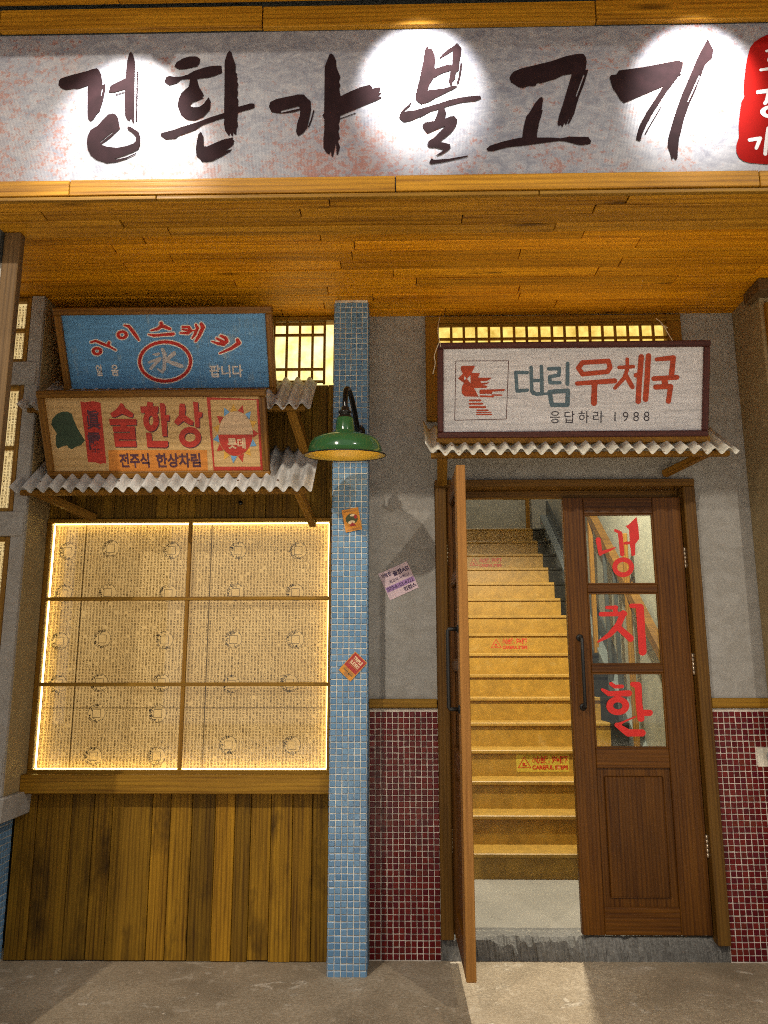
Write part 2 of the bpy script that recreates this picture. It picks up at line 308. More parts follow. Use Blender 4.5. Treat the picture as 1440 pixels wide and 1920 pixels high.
M['transom_l'] = emis("lit_transom_paper_pale", (1.0, 0.90, 0.50), TRANSOM_E * 0.62, (0.80, 0.58, 0.10), 7.0)
M['side_paper'] = emis("lit_side_paper", (1.0, 0.76, 0.36), SIDE_E, (0.85, 0.58, 0.22), 12.0)
M['glass'] = glass("clear_glass"); M['door_glass'] = glass("dusty_door_glass", 0.08, (0.88, 0.90, 0.85))
M['banner'] = banner_mat()
M['banner_ink'] = plain("banner_ink", (0.017, 0.007, 0.0085), 0.85, 0, 0.3, 18, 0, 0.12)
M['seal_red'] = plain("seal_red", (0.24, 0.0035, 0.002), 0.8, 0, 0.06, 25, 0, 0.1)
M['seal_white'] = plain("seal_white", (0.55, 0.55, 0.58), 0.5)
M['sign_blue'] = painted("blue_sign_paint", (0.115, 0.335, 0.66), (0.36, 0.45, 0.45), 0.62)
M['paint_red'] = painted("red_sign_paint", (0.56, 0.020, 0.012), (0.40, 0.10, 0.05), 0.2)
M['paint_white'] = painted("white_sign_paint", (0.86, 0.80, 0.76), (0.5, 0.5, 0.5), 0.25)
M['paint_ice'] = painted("pale_grey_paint", (0.55, 0.53, 0.56), (0.40, 0.40, 0.42), 0.3)
M['paint_lowred'] = painted("brick_red_paint", (0.46, 0.030, 0.018), (0.30, 0.05, 0.03), 0.35)
M['paint_shadow'] = painted("plum_paint", (0.075, 0.022, 0.040), (0.10, 0.05, 0.04), 0.3)
M['paint_orange'] = painted("orange_paint", (0.60, 0.215, 0.030), (0.58, 0.34, 0.12), 0.55)
M['paint_green'] = painted("dark_green_paint", (0.030, 0.060, 0.032), (0.07, 0.10, 0.07), 0.6)
M['paint_cream'] = painted("cream_paint", (0.60, 0.42, 0.26), (0.5, 0.33, 0.18), 0.3)
M['paint_sky'] = painted("sky_blue_paint", (0.14, 0.32, 0.56), (0.2, 0.3, 0.4), 0.2)
M['paint_yellow'] = painted("yellow_paint", (0.66, 0.36, 0.05), (0.5, 0.3, 0.1), 0.2)
M['sign_white'] = painted("whitewashed_board", (0.74, 0.735, 0.775), (0.52, 0.48, 0.46), 0.35)
M['paint_vermilion'] = painted("vermilion_paint", (0.50, 0.058, 0.012), (0.38, 0.07, 0.03), 0.3)
M['paint_slate'] = painted("slate_blue_paint", (0.105, 0.175, 0.225), (0.18, 0.24, 0.28), 0.4)
M['paint_brown'] = plain("brown_paint", (0.11, 0.035, 0.03), 0.6)
M['paint_dark'] = plain("dark_paint_line", (0.05, 0.045, 0.06), 0.6)
M['door_red'] = plain("red_window_paint", (0.62, 0.010, 0.005), 0.5, 0, 0.05, 20)
M['st_orange'] = plain("orange_sticker_paper", (0.62, 0.25, 0.02), 0.4, 0, 0.12, 40)
M['st_red'] = plain("red_sticker_paper", (0.36, 0.022, 0.018), 0.4, 0, 0.12, 40)
M['st_pink'] = plain("lilac_sticker_paper", (0.66, 0.50, 0.56), 0.5, 0, 0.08, 12)
M['st_purple'] = plain("purple_band_paper", (0.36, 0.20, 0.46), 0.5)
M['st_dark'] = plain("dark_sticker_ink", (0.05, 0.02, 0.08), 0.5)
M['st_green'] = plain("green_sticker_ink", (0.06, 0.07, 0.02), 0.5)
M['st_cream'] = plain("cream_sticker_ink", (0.75, 0.58, 0.36), 0.5)
M['st_bun'] = plain("bun_brown_ink", (0.40, 0.17, 0.04), 0.5)
M['warn_yellow'] = plain("warning_yellow", (0.48, 0.36, 0.045), 0.35, 0, 0.08, 10)
M['warn_red'] = plain("warning_red", (0.42, 0.02, 0.008), 0.45)
M['string'] = plain("pale_string", (0.60, 0.50, 0.36), 0.8)
M['plate'] = plain("grey_plate", (0.30, 0.30, 0.27), 0.6, 0, 0.3, 18)
M['fixture'] = plain("white_fixture", (0.55, 0.55, 0.55), 0.4)
M['lens'] = emis("lamp_lens", (1.0, 0.95, 0.85), 12.0)
M['bulb'] = emis("warm_bulb", (1.0, 0.72, 0.28), BULB_E)

# outlines of painted letters and emblems: x,z in tenths of a millimetre on the face of their sign
GLYPHS = {
    'banner_letters': '-10197,5516 -10096,5356 -10015,5043 -9894,2402 -9946,2435 -10029,2622 -10076,2492 -10178,2572 -10253,2743 -10300,3288 -10319,3726 -10650,3616 -10680,3620 -10681,3640 -10671,3648 -10326,3767 -10329,3864 -10757,3735 -10936,3738 -10957,3775 -10904,3875 -10919,3969 -10859,4056 -10329,4353 -10330,4736 -10315,5117 -10268,5419|-11499,4805 -11473,4804 -11385,4735 -11321,4586 -11269,4527 -11271,4435 -11220,4280 -11196,4067 -11087,4136 -11088,3837 -11137,3390 -11242,2911 -11317,2849 -11444,2604 -11545,2501 -11640,2599 -11685,2788 -11757,3830 -11763,4064 -12004,3959 -12152,3919 -12302,3932 -12580,3883 -12700,3913 -12798,3968 -12902,4094 -12883,4319 -12811,4395 -12367,4546 -11852,4685 -11608,4781;-11174,3876 -11176,3913 -11211,3911 -11233,3616 -11218,3602 -11207,3607 -11192,3694|-9916,4639 -9889,4638 -9868,4606 -9878,4575 -9864,4537 -9877,4504 -9861,4474 -9869,4376 -9857,4338 -9866,4306 -9853,4275 -9862,4243 -9849,4212 -9862,4182 -9845,4148 -9858,4116 -9844,4087 -9854,4051 -9842,4027 -9850,3988 -9838,3950 -9847,3918 -9834,3887 -9847,3857 -9830,3824 -9843,3795 -9831,3767 -9839,3727 -9826,3689 -9839,3664 -9823,3636 -9832,3601 -9819,3564 -9832,3535 -9815,3502 -9828,3472 -9815,3430 -9825,3409 -9812,3382 -9820,3342 -9808,3305 -9817,3279 -9804,3247 -9813,3211 -9800,3180 -9813,3151 -9801,3128 -9810,3088 -9796,3046 -9809,3022 -9800,2992 -9791,2510 -9800,2489 -9822,2486 -9837,2498 -9843,2552 -9851,2980 -9844,3020 -9860,3048 -9851,3083 -9865,3124 -9852,3152 -9868,3186 -9859,3212 -9871,3248 -9860,3278 -9871,3301 -9863,3340 -9876,3383 -9867,3409 -9880,3445 -9868,3471 -9883,3503 -9874,3533 -9886,3569 -9875,3600 -9886,3623 -9878,3662 -9891,3705 -9882,3732 -9895,3768 -9882,3793 -9898,3826 -9886,3858 -9902,3892 -9890,3923 -9901,3946 -9894,3986 -9906,4029 -9897,4055 -9910,4087 -9901,4118 -9914,4150 -9901,4182 -9917,4213 -9909,4311 -9921,4349 -9912,4381 -9925,4412 -9916,4444 -9929,4475 -9916,4508 -9933,4539 -9920,4571 -9934,4613|-10747,2837 -10717,2835 -10597,2778 -10519,2646 -10441,2340 -10412,2180 -10752,1799 -11094,1515 -10856,1425 -10471,1367 -10106,1444 -9862,1541 -9781,1639 -9770,1808 -9900,1957 -10126,2145 -10125,2264 -10117,2273 -9999,2240 -9694,2029 -9617,1808 -9608,1503 -9657,1305 -9673,1287 -9859,1178 -10143,1048 -10575,892 -10439,878 -10076,969 -9744,1140 -9727,1109 -9761,1084 -10097,890 -10453,776 -10818,731 -10967,794 -11202,873 -11444,1075 -11572,1322 -11631,1629 -11614,1894 -11520,2140 -11280,2307 -11070,2587 -10885,2797;-10674,1997 -10681,2029 -10695,2046 -11115,1653 -11121,1637 -11103,1597|-6404,5481 -6312,5422 -6249,5183 -6157,4929 -6124,4776 -6127,4537 -6057,4465 -6078,4377 -6035,4272 -6056,4141 -5998,4014 -6031,3829 -5998,3618 -6025,3448 -5974,3314 -5972,3034 -5496,3173 -5363,3156 -5346,3027 -5352,2978 -5492,2923 -5967,2787 -5992,2506 -5949,2206 -6002,2102 -6006,1861 -6059,1835 -6107,1980 -6128,1789 -6169,1800 -6230,1935 -6268,1792 -6426,2016 -6481,2302 -6477,2498 -6489,2571 -7300,2277 -7586,2069 -8181,1833 -8287,1726 -8646,1702 -8849,1841 -8828,1986 -8732,1996 -8386,2089 -8091,2207 -7504,2399 -7016,2599 -6491,2781 -6558,4990 -6485,5356|-7908,5264 -7635,5253 -7510,5137 -7503,5111 -7523,4952 -7614,4810 -8022,4714 -8258,4691 -8303,4695 -8483,4820 -8418,5005 -8175,5176|-6802,4835 -6676,4828 -6638,4508 -6940,4374 -7180,4309 -7590,4271 -7491,3914 -7344,3665 -7296,3558 -7297,3539 -7359,3494 -7305,3432 -7480,3344 -7715,3247 -7821,3122 -7679,3041 -7453,3051 -7279,3189 -7106,3469 -7028,3269 -7027,3025 -7066,2886 -7264,2639 -7559,2499 -7635,2486 -7878,2519 -8000,2604 -8139,2743 -8271,3102 -8255,3356 -8161,3663 -7888,3943 -7850,4267 -7897,4274 -8187,4250 -8378,4092 -8654,4008 -8835,4166 -8765,4382 -8638,4417 -8460,4370 -8149,4392 -7951,4467 -7694,4630 -7309,4766 -7040,4831|-7337,2001 -7241,1804 -7208,1379 -7086,1369 -6503,1649 -6123,1734 -6116,1726 -6136,1645 -6068,1603 -6100,1429 -6387,1157 -6129,1261 -6216,1137 -6509,946 -6852,756 -7070,721 -7264,745 -7326,852 -7458,969 -7497,1256 -7474,1595 -7429,1884|-2485,5292 -2397,5220 -2289,4981 -2268,4664 -2115,4244 -2169,4052 -2112,3897 -2155,3738 -2104,3421 -1741,3618 -1338,3802 -1000,3890 -929,3828 -904,3722 -627,3783 -596,3678 -660,3563 -549,3519 -692,3408 -532,3346 -717,3225 -1235,2998 -2113,2578 -2112,2473 -1534,2700 -1513,2676 -2091,2446 -2113,2457 -2118,2353 -2165,2227 -2128,2067 -2174,1926 -2108,1624 -2186,1512 -2104,1276 -2177,948 -2189,937 -2230,954 -2253,1466 -2365,850 -2413,900 -2447,1116 -2492,972 -2506,965 -2615,1037 -2715,1220 -2728,1609 -2700,2026 -2706,2453 -2782,2607 -2714,2699 -2718,4714 -2550,5232|-3711,3527 -3491,3516 -3345,3338 -3221,3213 -3225,3066 -3208,2828 -3344,2091 -3493,1866 -3684,1745 -3757,1941 -3756,1988 -3733,2238 -3634,2601 -3614,2843 -3922,2758 -4380,2715 -4711,2792 -4804,3029 -4757,3216 -4532,3342;-3649,2921 -3633,2939 -3687,3020 -4333,2842 -4360,2816 -4346,2760 -4330,2752|-3111,2849 -3080,2820 -3160,2452 -3271,2120 -3299,2101 -3316,2139 -3212,2448 -3127,2830|2334,5662 2486,5441 2473,5172 2405,4827 2372,4453 2270,4382 2210,4070 2123,3972 2094,3805 2026,3842 1984,3969 2060,4435 2052,4450 1710,4332 1401,4131 1255,3859 1172,3613 1800,3687 2170,3808 2309,3756 2117,3636 1420,3256 1245,3128 933,3027 747,3197 719,3363 932,4349 1031,4875 1103,5372 1169,5525 1184,5532 1275,5414 1362,5416 1469,5144 1493,4969 1464,4591 1470,4534 1711,4637 1962,4711 2123,4685 2171,5321 1849,5095 1617,4960 1782,5190 2003,5391 2235,5552|2462,4775 2496,4770 2510,4728 2423,4145 2351,3886 2332,3866 2310,3864 2287,3884 2284,3912 2345,4112 2430,4686 2442,4754|3039,3344 3158,3339 3191,3223 2987,3135 2420,3062 2070,2969 1799,2881 1861,2646 1823,2398 2037,2498 2168,2499 2266,2365 2271,2335 2227,2104 2058,1830 1843,1621 1610,1430 1988,1316 2001,1210 1995,1165 1902,1053 1627,875 1418,825 1762,1088 1429,1188 1216,1194 1140,1287 1199,1470 1388,1587 1834,2090 1503,1959 1149,1783 982,2030 971,2151 1068,2249 1427,2307 1509,2535 1583,2799 1295,2716 951,2512 761,2441 503,2318 288,2282 157,2387 100,2483 160,2679 299,2862 595,3143 493,2922 285,2735 279,2722 303,2720 679,2765 1623,3053 1962,3176 2396,3284 2815,3340|2617,839 2640,837 2645,795 2073,655 1639,565 1266,507 1199,576 1297,752 1373,683 1431,681 1915,714|7014,5091 7111,5084 7196,4937 7217,4734 7155,4394 7165,4381 7258,4386 7180,4117 7037,3691 6842,3204 6746,2908 6642,2523 6435,2114 6416,2098 6376,2120 6514,2485 6309,2032 6261,2146 6173,1959 6112,2075 6042,1996 5998,2127 6075,2448 6235,2921 6636,4227 6283,4163 6014,4015 5466,3841 5310,3851 5247,3727 4976,3730 4770,3649 4599,3695 4469,3812 4341,3889 4279,4091 4363,4269 4448,4366 4757,4499 5885,4790 6436,4994 6843,5084;7112,4161 7073,4183 7057,4161 6725,3268 6761,3232|5481,3266 5502,3124 5430,2710 5473,2696 5409,2439 5319,2160 5218,1677 5216,1544 5744,1538 6076,1496 6402,1565 7111,1534 7203,1369 7168,1248 6843,1199 6653,1233 6310,1356 6027,1391 4707,1215 4092,1151 3573,1006 3387,1009 3327,1103 3461,1233 3917,1390 4433,1516 4670,1556 4735,1983 4853,2441 4988,2619 5210,3008 5378,3221|11835,5639 12011,5153 11938,4834 11643,4536 11238,3513 10917,2830 10713,2308 10445,1406 10361,928 10325,613 10252,543 10190,641 10111,563 10065,873 10002,1096 10059,1486 10277,2171 10443,2650 10727,3363 11486,5031;11436,4062 11436,4084 11394,4103 11359,4044 10856,2963 10892,2933|10634,4731 10678,4729 10834,4632 10765,4345 10687,4164 10727,4134 10608,4042 10064,3301 9536,2466 9278,1992 9089,1591 9022,1334 8864,1385 8913,1636 9051,2033 9346,2582 9743,3186 10011,3628 8519,2945 8388,3061 8248,3363 8138,3555 8036,4059 8111,4151 8293,4169 8409,4339 9228,4452|9851,2756 9869,2751 9877,2723 9380,1884 9249,1639 9215,1613 9202,1651 9283,1798',
    'seal_red': '14629,5803 14996,5798 15547,5696 15712,5391 15507,3278 15184,451 15046,235 13577,299 12928,374 12716,445 12564,592 12484,829 12512,1124 12632,1403 12665,1917 12767,2507 12859,2912 12988,3126 12978,3333 13014,3649 13153,4411 13276,4878 13392,5232 13581,5483 13863,5677 14114,5799',
    'seal_text': '14914,5398 14958,5386 14980,5330 14892,4708 15077,4727 15110,4710 15119,4658 15087,4609 14872,4571 14780,3889 14746,3835 14714,3822 14685,3832 14657,3891 14726,4422 14119,4262 13709,4195 13664,4199 13647,4216 13640,4264 13675,4310 14120,4386 14387,4459 14304,4445 14186,4454 14070,4503 14000,4577 13975,4670 14010,4778 14056,4830 14168,4893 14269,4915 14387,4907 14503,4857 14573,4783 14597,4690 14581,4619 14515,4530 14403,4463 14747,4547 14856,5332 14872,5368;14098,4682 14108,4638 14139,4602 14224,4565 14279,4562 14326,4563 14418,4597 14466,4646 14475,4682 14464,4722 14433,4758 14349,4795 14293,4798 14246,4797 14155,4763 14117,4729|14518,5133 14547,5123 14563,5082 14550,5043 14514,5021 13970,5015 13949,5027 13937,5066 13957,5111 14019,5128|14691,3783 14728,3781 14755,3758 14768,3716 14763,3667 14652,2840 14625,2793 14571,2774 14536,2794 14519,2842 14562,3199 14322,3186 14285,3209 14276,3259 14313,3314 14580,3344 14634,3719 14655,3760|13914,3452 13968,3433 13990,3379 13860,2894 13754,2765 13684,2758 13653,2792 13645,2839 13674,2897 13729,2962 13810,3261 13478,3222 13448,3236 13427,3270 13428,3329 13461,3375 13494,3388|14097,2766 14202,2762 14359,2729 14538,2643 14612,2565 14636,2507 14638,2438 14612,2375 14554,2307 14433,2233 14305,2189 14143,2161 13936,2165 13827,2185 13697,2228 13601,2283 13526,2361 13497,2458 13512,2527 13582,2619 13704,2694 13815,2733 13946,2760;13698,2467 13716,2406 13809,2342 13945,2304 14114,2295 14227,2311 14351,2354 14409,2394 14440,2462 14422,2519 14314,2591 14146,2629 14024,2631 13911,2615 13787,2572 13728,2531|13723,1852 13780,1844 13810,1786 13725,1365 14045,1386 14089,1354 14096,1313 14081,1279 14032,1248 13697,1224 13665,1111 13591,699 13556,658 13505,649 13471,669 13454,715 13516,1089 13667,1789 13688,1829|13413,1447 13462,1424 13475,1383 13468,1345 13276,930 13242,901 13196,901 13167,932 13161,978 13287,1275 12991,1229 12945,1270 12945,1328 12967,1360 13005,1379',
    'blue_red': '-122,3691 -65,3693 -37,3679 -15,3645 7,3553 20,3538 154,3485 372,3373 389,3327 362,3275 330,3263 248,3277 -57,3387 -264,3266 -631,3214 -666,3223 -671,3258 -650,3284 -323,3395 -180,3505 -171,3536 -176,3630 -149,3673|1886,3621 1943,3623 1984,3600 2093,3437 2086,3359 1819,2915 1594,2669 1567,2650 1524,2650 1496,2680 1500,2722 1691,3021 1880,3383 1882,3403 1830,3523 1838,3578|1628,3566 1673,3564 1696,3545 1790,3382 1791,3343 1607,3000 1419,2827 1364,2830 1353,2874 1486,3067 1540,3175 1539,3190 1414,3184 1264,3059 1214,3040 878,3068 801,3081 786,3094 785,3129 808,3152 1185,3189 903,3263 892,3294 899,3318 942,3344 1214,3305 1232,3311 1209,3334 933,3369 910,3402 917,3443 942,3464 1314,3459 1340,3436 1427,3267 1523,3258 1585,3271 1627,3353 1579,3501 1589,3537|-1961,3565 -1736,3544 -1673,3520 -1505,3301 -1339,3012 -1258,2807 -1258,2775 -1277,2747 -1299,2738 -1327,2747 -1465,2910 -1788,3408 -1985,3504 -1986,3543|-2095,3282 -1984,3265 -1896,3217 -1847,3156 -1828,3087 -1840,3010 -1885,2936 -1979,2866 -2091,2834 -2204,2835 -2307,2870 -2384,2940 -2412,3027 -2387,3132 -2354,3178 -2304,3221 -2204,3267;-2243,3036 -2227,2997 -2204,2978 -2151,2959 -2113,2958 -2028,2996 -2004,3027 -1995,3067 -2013,3116 -2036,3136 -2089,3155 -2127,3155 -2212,3118 -2242,3069|470,3155 508,3148 531,3128 545,3069 512,3015 429,2993 -13,2982 -530,2940 -796,3025 -824,3053 -809,3083 -787,3092 -437,3074|2833,3025 2876,3022 3133,2914 3157,2882 3221,2735 3221,2688 3194,2639 2990,2468 2919,2464 2658,2515 2341,2678 2350,2717 2379,2726 2725,2649 2816,2651 2586,2795 2575,2850 2592,2879 2625,2891 2657,2887 2953,2739 3016,2718 3018,2750 2999,2800 2824,2894 2782,2931 2787,2995|3638,2828 3695,2830 3730,2814 3814,2678 3832,2640 3835,2595 3799,2531 3380,2280 2746,2066 2707,2060 2686,2069 2680,2098 2700,2124 3308,2413 3597,2628 3604,2645 3581,2713 3578,2758 3606,2808|-3465,2828 -3427,2820 -2975,2609 -2959,2613 -2869,2730 -2831,2745 -2791,2741 -2752,2696 -2752,2657 -2820,2540 -2760,2513 -2502,2329 -2500,2289 -2530,2271 -2562,2276 -2825,2417 -3197,2562 -3474,2696 -3514,2701 -3741,2670 -3770,2676 -3787,2708 -3760,2751|18,2766 284,2745 527,2686 709,2612 910,2489 1000,2414 1109,2295 1205,2144 1275,1942 1294,1762 1269,1575 1193,1371 1055,1167 863,980 648,842 394,730 187,675 -53,639 -351,641 -583,681 -851,772 -1045,879 -1195,998 -1303,1120 -1396,1274 -1462,1479 -1477,1660 -1448,1846 -1367,2049 -1226,2250 -1032,2433 -763,2597 -549,2681 -247,2750;-1307,1720 -1311,1591 -1295,1491 -1262,1386 -1169,1224 -1012,1065 -795,930 -641,870 -364,808 -90,798 134,827 371,890 602,993 768,1102 884,1206 1028,1395 1102,1570 1126,1707 1123,1854 1074,2034 979,2193 821,2350 606,2481 453,2540 179,2600 -90,2610 -310,2582 -545,2521 -775,2420 -940,2314 -1057,2212 -1204,2025 -1281,1852|-3467,2475 -3362,2459 -3269,2402 -3234,2347 -3222,2292 -3239,2202 -3290,2132 -3376,2076 -3465,2050 -3579,2051 -3661,2079 -3732,2136 -3766,2231 -3748,2321 -3680,2406 -3572,2461;-3606,2261 -3599,2223 -3563,2189 -3486,2176 -3444,2188 -3407,2214 -3380,2267 -3388,2300 -3424,2334 -3501,2347 -3563,2324 -3596,2293',
    'blue_white': '-116,3741 -59,3744 3,3713 32,3666 49,3590 63,3575 181,3528 403,3413 427,3381 441,3327 402,3249 366,3223 295,3212 -57,3335 -263,3216 -637,3163 -693,3180 -718,3210 -725,3244 -702,3300 -657,3332 -331,3445 -226,3532 -230,3608 -212,3669 -173,3715|1891,3671 1970,3668 2030,3621 2139,3458 2144,3376 1892,2932 1637,2646 1585,2606 1544,2594 1497,2606 1460,2641 1445,2674 1450,2729 1535,2868 1456,2794 1396,2772 1329,2793 1303,2837 1300,2875 1316,2914 1434,3075 1460,3133 1425,3133 1282,3015 1210,2989 814,3025 775,3037 739,3073 731,3124 755,3170 790,3196 874,3214 848,3255 840,3294 866,3355 861,3432 882,3473 924,3508 959,3517 1324,3508 1384,3461 1461,3317 1527,3309 1550,3316 1573,3348 1527,3502 1553,3568 1604,3608 1660,3619 1716,3595 1772,3521 1790,3590 1819,3630|-1955,3615 -1729,3594 -1662,3575 -1496,3373 -1292,3034 -1211,2828 -1203,2789 -1214,2751 -1260,2703 -1305,2687 -1346,2698 -1441,2800 -1539,2925 -1819,3362 -1998,3448 -2032,3483 -2044,3525 -2028,3565 -1988,3602|-2088,3333 -1978,3315 -1868,3261 -1799,3177 -1776,3060 -1792,2998 -1829,2931 -1918,2848 -2042,2795 -2147,2780 -2262,2797 -2373,2853 -2442,2937 -2464,3054 -2448,3116 -2411,3183 -2321,3265 -2198,3318;-2190,3042 -2162,3014 -2107,3009 -2068,3024 -2048,3060 -2064,3092 -2133,3105 -2180,3083|475,3206 535,3191 578,3150 597,3068 577,3017 530,2971 424,2941 -18,2931 -535,2889 -833,2986 -861,3014 -877,3053 -851,3105 -817,3133 -781,3143 -432,3125|2837,3076 2902,3065 3159,2958 3204,2903 3272,2741 3274,2688 3237,2617 3076,2471 2992,2418 2915,2413 2648,2465 2328,2619 2290,2666 2287,2697 2300,2731 2358,2773 2384,2777 2583,2734 2542,2769 2526,2803 2521,2844 2539,2888 2588,2931 2629,2942 2732,2908 2729,2978 2744,3017 2774,3049|3642,2879 3699,2881 3756,2857 3875,2672 3887,2594 3866,2539 3818,2486 3400,2236 2742,2014 2679,2015 2639,2048 2627,2098 2640,2132 2671,2163 3289,2458 3530,2636 3545,2660 3524,2737 3541,2798 3595,2859|-3458,2879 -3399,2864 -2987,2671 -2974,2672 -2928,2738 -2866,2785 -2824,2797 -2763,2784 -2714,2736 -2697,2678 -2742,2561 -2473,2373 -2445,2331 -2443,2300 -2458,2266 -2511,2225 -2575,2226 -2853,2373 -3225,2518 -3483,2643 -3521,2649 -3748,2619 -3799,2633 -3826,2661 -3840,2708 -3819,2759 -3786,2790|23,2817 290,2797 532,2737 736,2656 937,2532 1027,2458 1156,2317 1252,2165 1301,2047 1327,1941 1347,1761 1322,1575 1236,1348 1164,1229 1073,1114 881,935 667,796 412,685 181,622 -59,586 -356,588 -672,650 -930,749 -1132,877 -1223,953 -1351,1098 -1444,1252 -1491,1373 -1515,1479 -1530,1660 -1501,1846 -1410,2071 -1336,2189 -1243,2302 -1050,2477 -780,2641 -567,2726 -242,2802;-1254,1719 -1258,1591 -1213,1408 -1121,1246 -984,1110 -854,1021 -635,922 -358,861 -85,851 139,879 353,935 584,1039 750,1147 841,1229 985,1418 1049,1570 1073,1707 1074,1831 1027,2012 932,2171 794,2306 665,2392 447,2488 174,2548 -95,2558 -316,2531 -528,2477 -757,2376 -922,2270 -1014,2189 -1161,2002 -1228,1851|-3460,2526 -3350,2509 -3240,2446 -3186,2369 -3169,2265 -3197,2180 -3247,2109 -3359,2031 -3472,1998 -3586,1999 -3638,2013 -3748,2077 -3802,2154 -3818,2258 -3782,2360 -3697,2451 -3571,2511;-3554,2260 -3535,2233 -3479,2228 -3446,2241 -3433,2268 -3453,2290 -3508,2295 -3542,2282',
    'blue_ice': '-176,2402 -134,2404 -85,2380 -33,2259 16,2115 3,1926 355,2218 423,2232 491,2205 514,2165 518,2128 505,2078 483,2045 123,1786 413,1697 773,1562 803,1541 822,1490 814,1433 789,1394 719,1363 607,1393 298,1506 -23,1680 -45,1602 -79,1315 -255,1126 -296,1113 -335,1120 -509,1286 -549,1345 -544,1364 -519,1386 -487,1386 -317,1272 -258,1372 -181,2048 -253,2306 -218,2381|-346,2165 -300,2144 -292,2117 -300,2085 -446,1997 -487,1993 -540,2007 -679,2045 -702,2065 -700,2089 -672,2108 -469,2156|-353,1945 -318,1947 -286,1935 -267,1919 -251,1872 -269,1817 -369,1696 -812,1319 -866,1295 -926,1317 -940,1378 -911,1429 -614,1698 -936,1625 -970,1642 -980,1660 -982,1685 -961,1721',
    'low_red': '1961,3706 1982,3709 2198,3673 2179,3218 2189,3211 2360,3198 2371,3186 2323,2987 2194,2927 2182,2603 2172,2477 2159,2465 1986,2467 1975,2479 1954,3662|-226,3718 -200,3721 29,3685 16,3513 22,3502 270,3499 281,3487 240,3204 167,3193 218,3067 242,2899 227,2738 193,2623 135,2502 69,2416 3,2356 -50,2323 -152,2290 -230,2291 -324,2325 -371,2359 -425,2420 -474,2507 -508,2628 -517,2702 -502,2905 -445,3073 -369,3197 -573,3203 -584,3215 -585,3503 -270,3504 -262,3515;-255,2792 -238,2655 -198,2598 -170,2585 -138,2588 -72,2654 -24,2800 -21,2889 -39,2987 -92,3053 -138,3053 -204,2988 -241,2891|-1513,3665 -1394,3632 -1337,3453 -954,3157 -948,3141 -1017,2978 -1032,2975 -1179,3009 -1495,3151 -1890,2981 -2015,3036 -2064,3179 -1784,3351 -1628,3515|359,3648 409,3651 566,3631 621,3508 583,3094 593,3087 765,3086 776,3074 737,2802 610,2778 584,2152 575,2055 562,2043 352,2045 341,2057 351,3599|1310,3623 1377,3626 1542,3613 1556,3604 1567,3358 1562,3299 1511,3079 1902,2760 1907,2737 1857,2577 1718,2591 1416,2787 1147,2582 976,2709 985,2795 1222,3044|-2150,2909 -835,2898 -859,2626 -868,2616 -1332,2618 -1346,2606 -1351,2558 -1340,2546 -970,2543 -955,2535 -968,1913 -991,1906 -1781,1915 -1799,1908 -1815,1885 -1807,1859 -1788,1850 -970,1845 -967,1593 -976,1548 -2017,1555 -2026,2222 -2002,2229 -1238,2220 -1213,2233 -1204,2256 -1209,2273 -1231,2286 -2025,2291 -2029,2549 -1651,2548 -1638,2560 -1633,2613 -1643,2620 -2144,2625 -2151,2678|1638,2491 1773,2492 1874,2469 1990,2415 2037,2381 2104,2314 2155,2233 2183,2159 2203,2049 2194,1934 2171,1861 2116,1751 2052,1670 2006,1628 1921,1570 1832,1529 1690,1495 1564,1495 1462,1519 1345,1574 1298,1608 1232,1676 1181,1757 1153,1832 1134,1942 1144,2057 1167,2131 1224,2240 1288,2320 1334,2362 1419,2419 1507,2459;1400,1996 1411,1914 1456,1844 1551,1786 1665,1769 1765,1790 1856,1841 1913,1910 1938,1999 1927,2078 1881,2147 1786,2205 1673,2222 1573,2201 1483,2150 1425,2082|-446,2230 -181,2225 -184,1843 -178,1832 582,1824 588,1813 563,1566 469,1497 -444,1517 -450,1528',
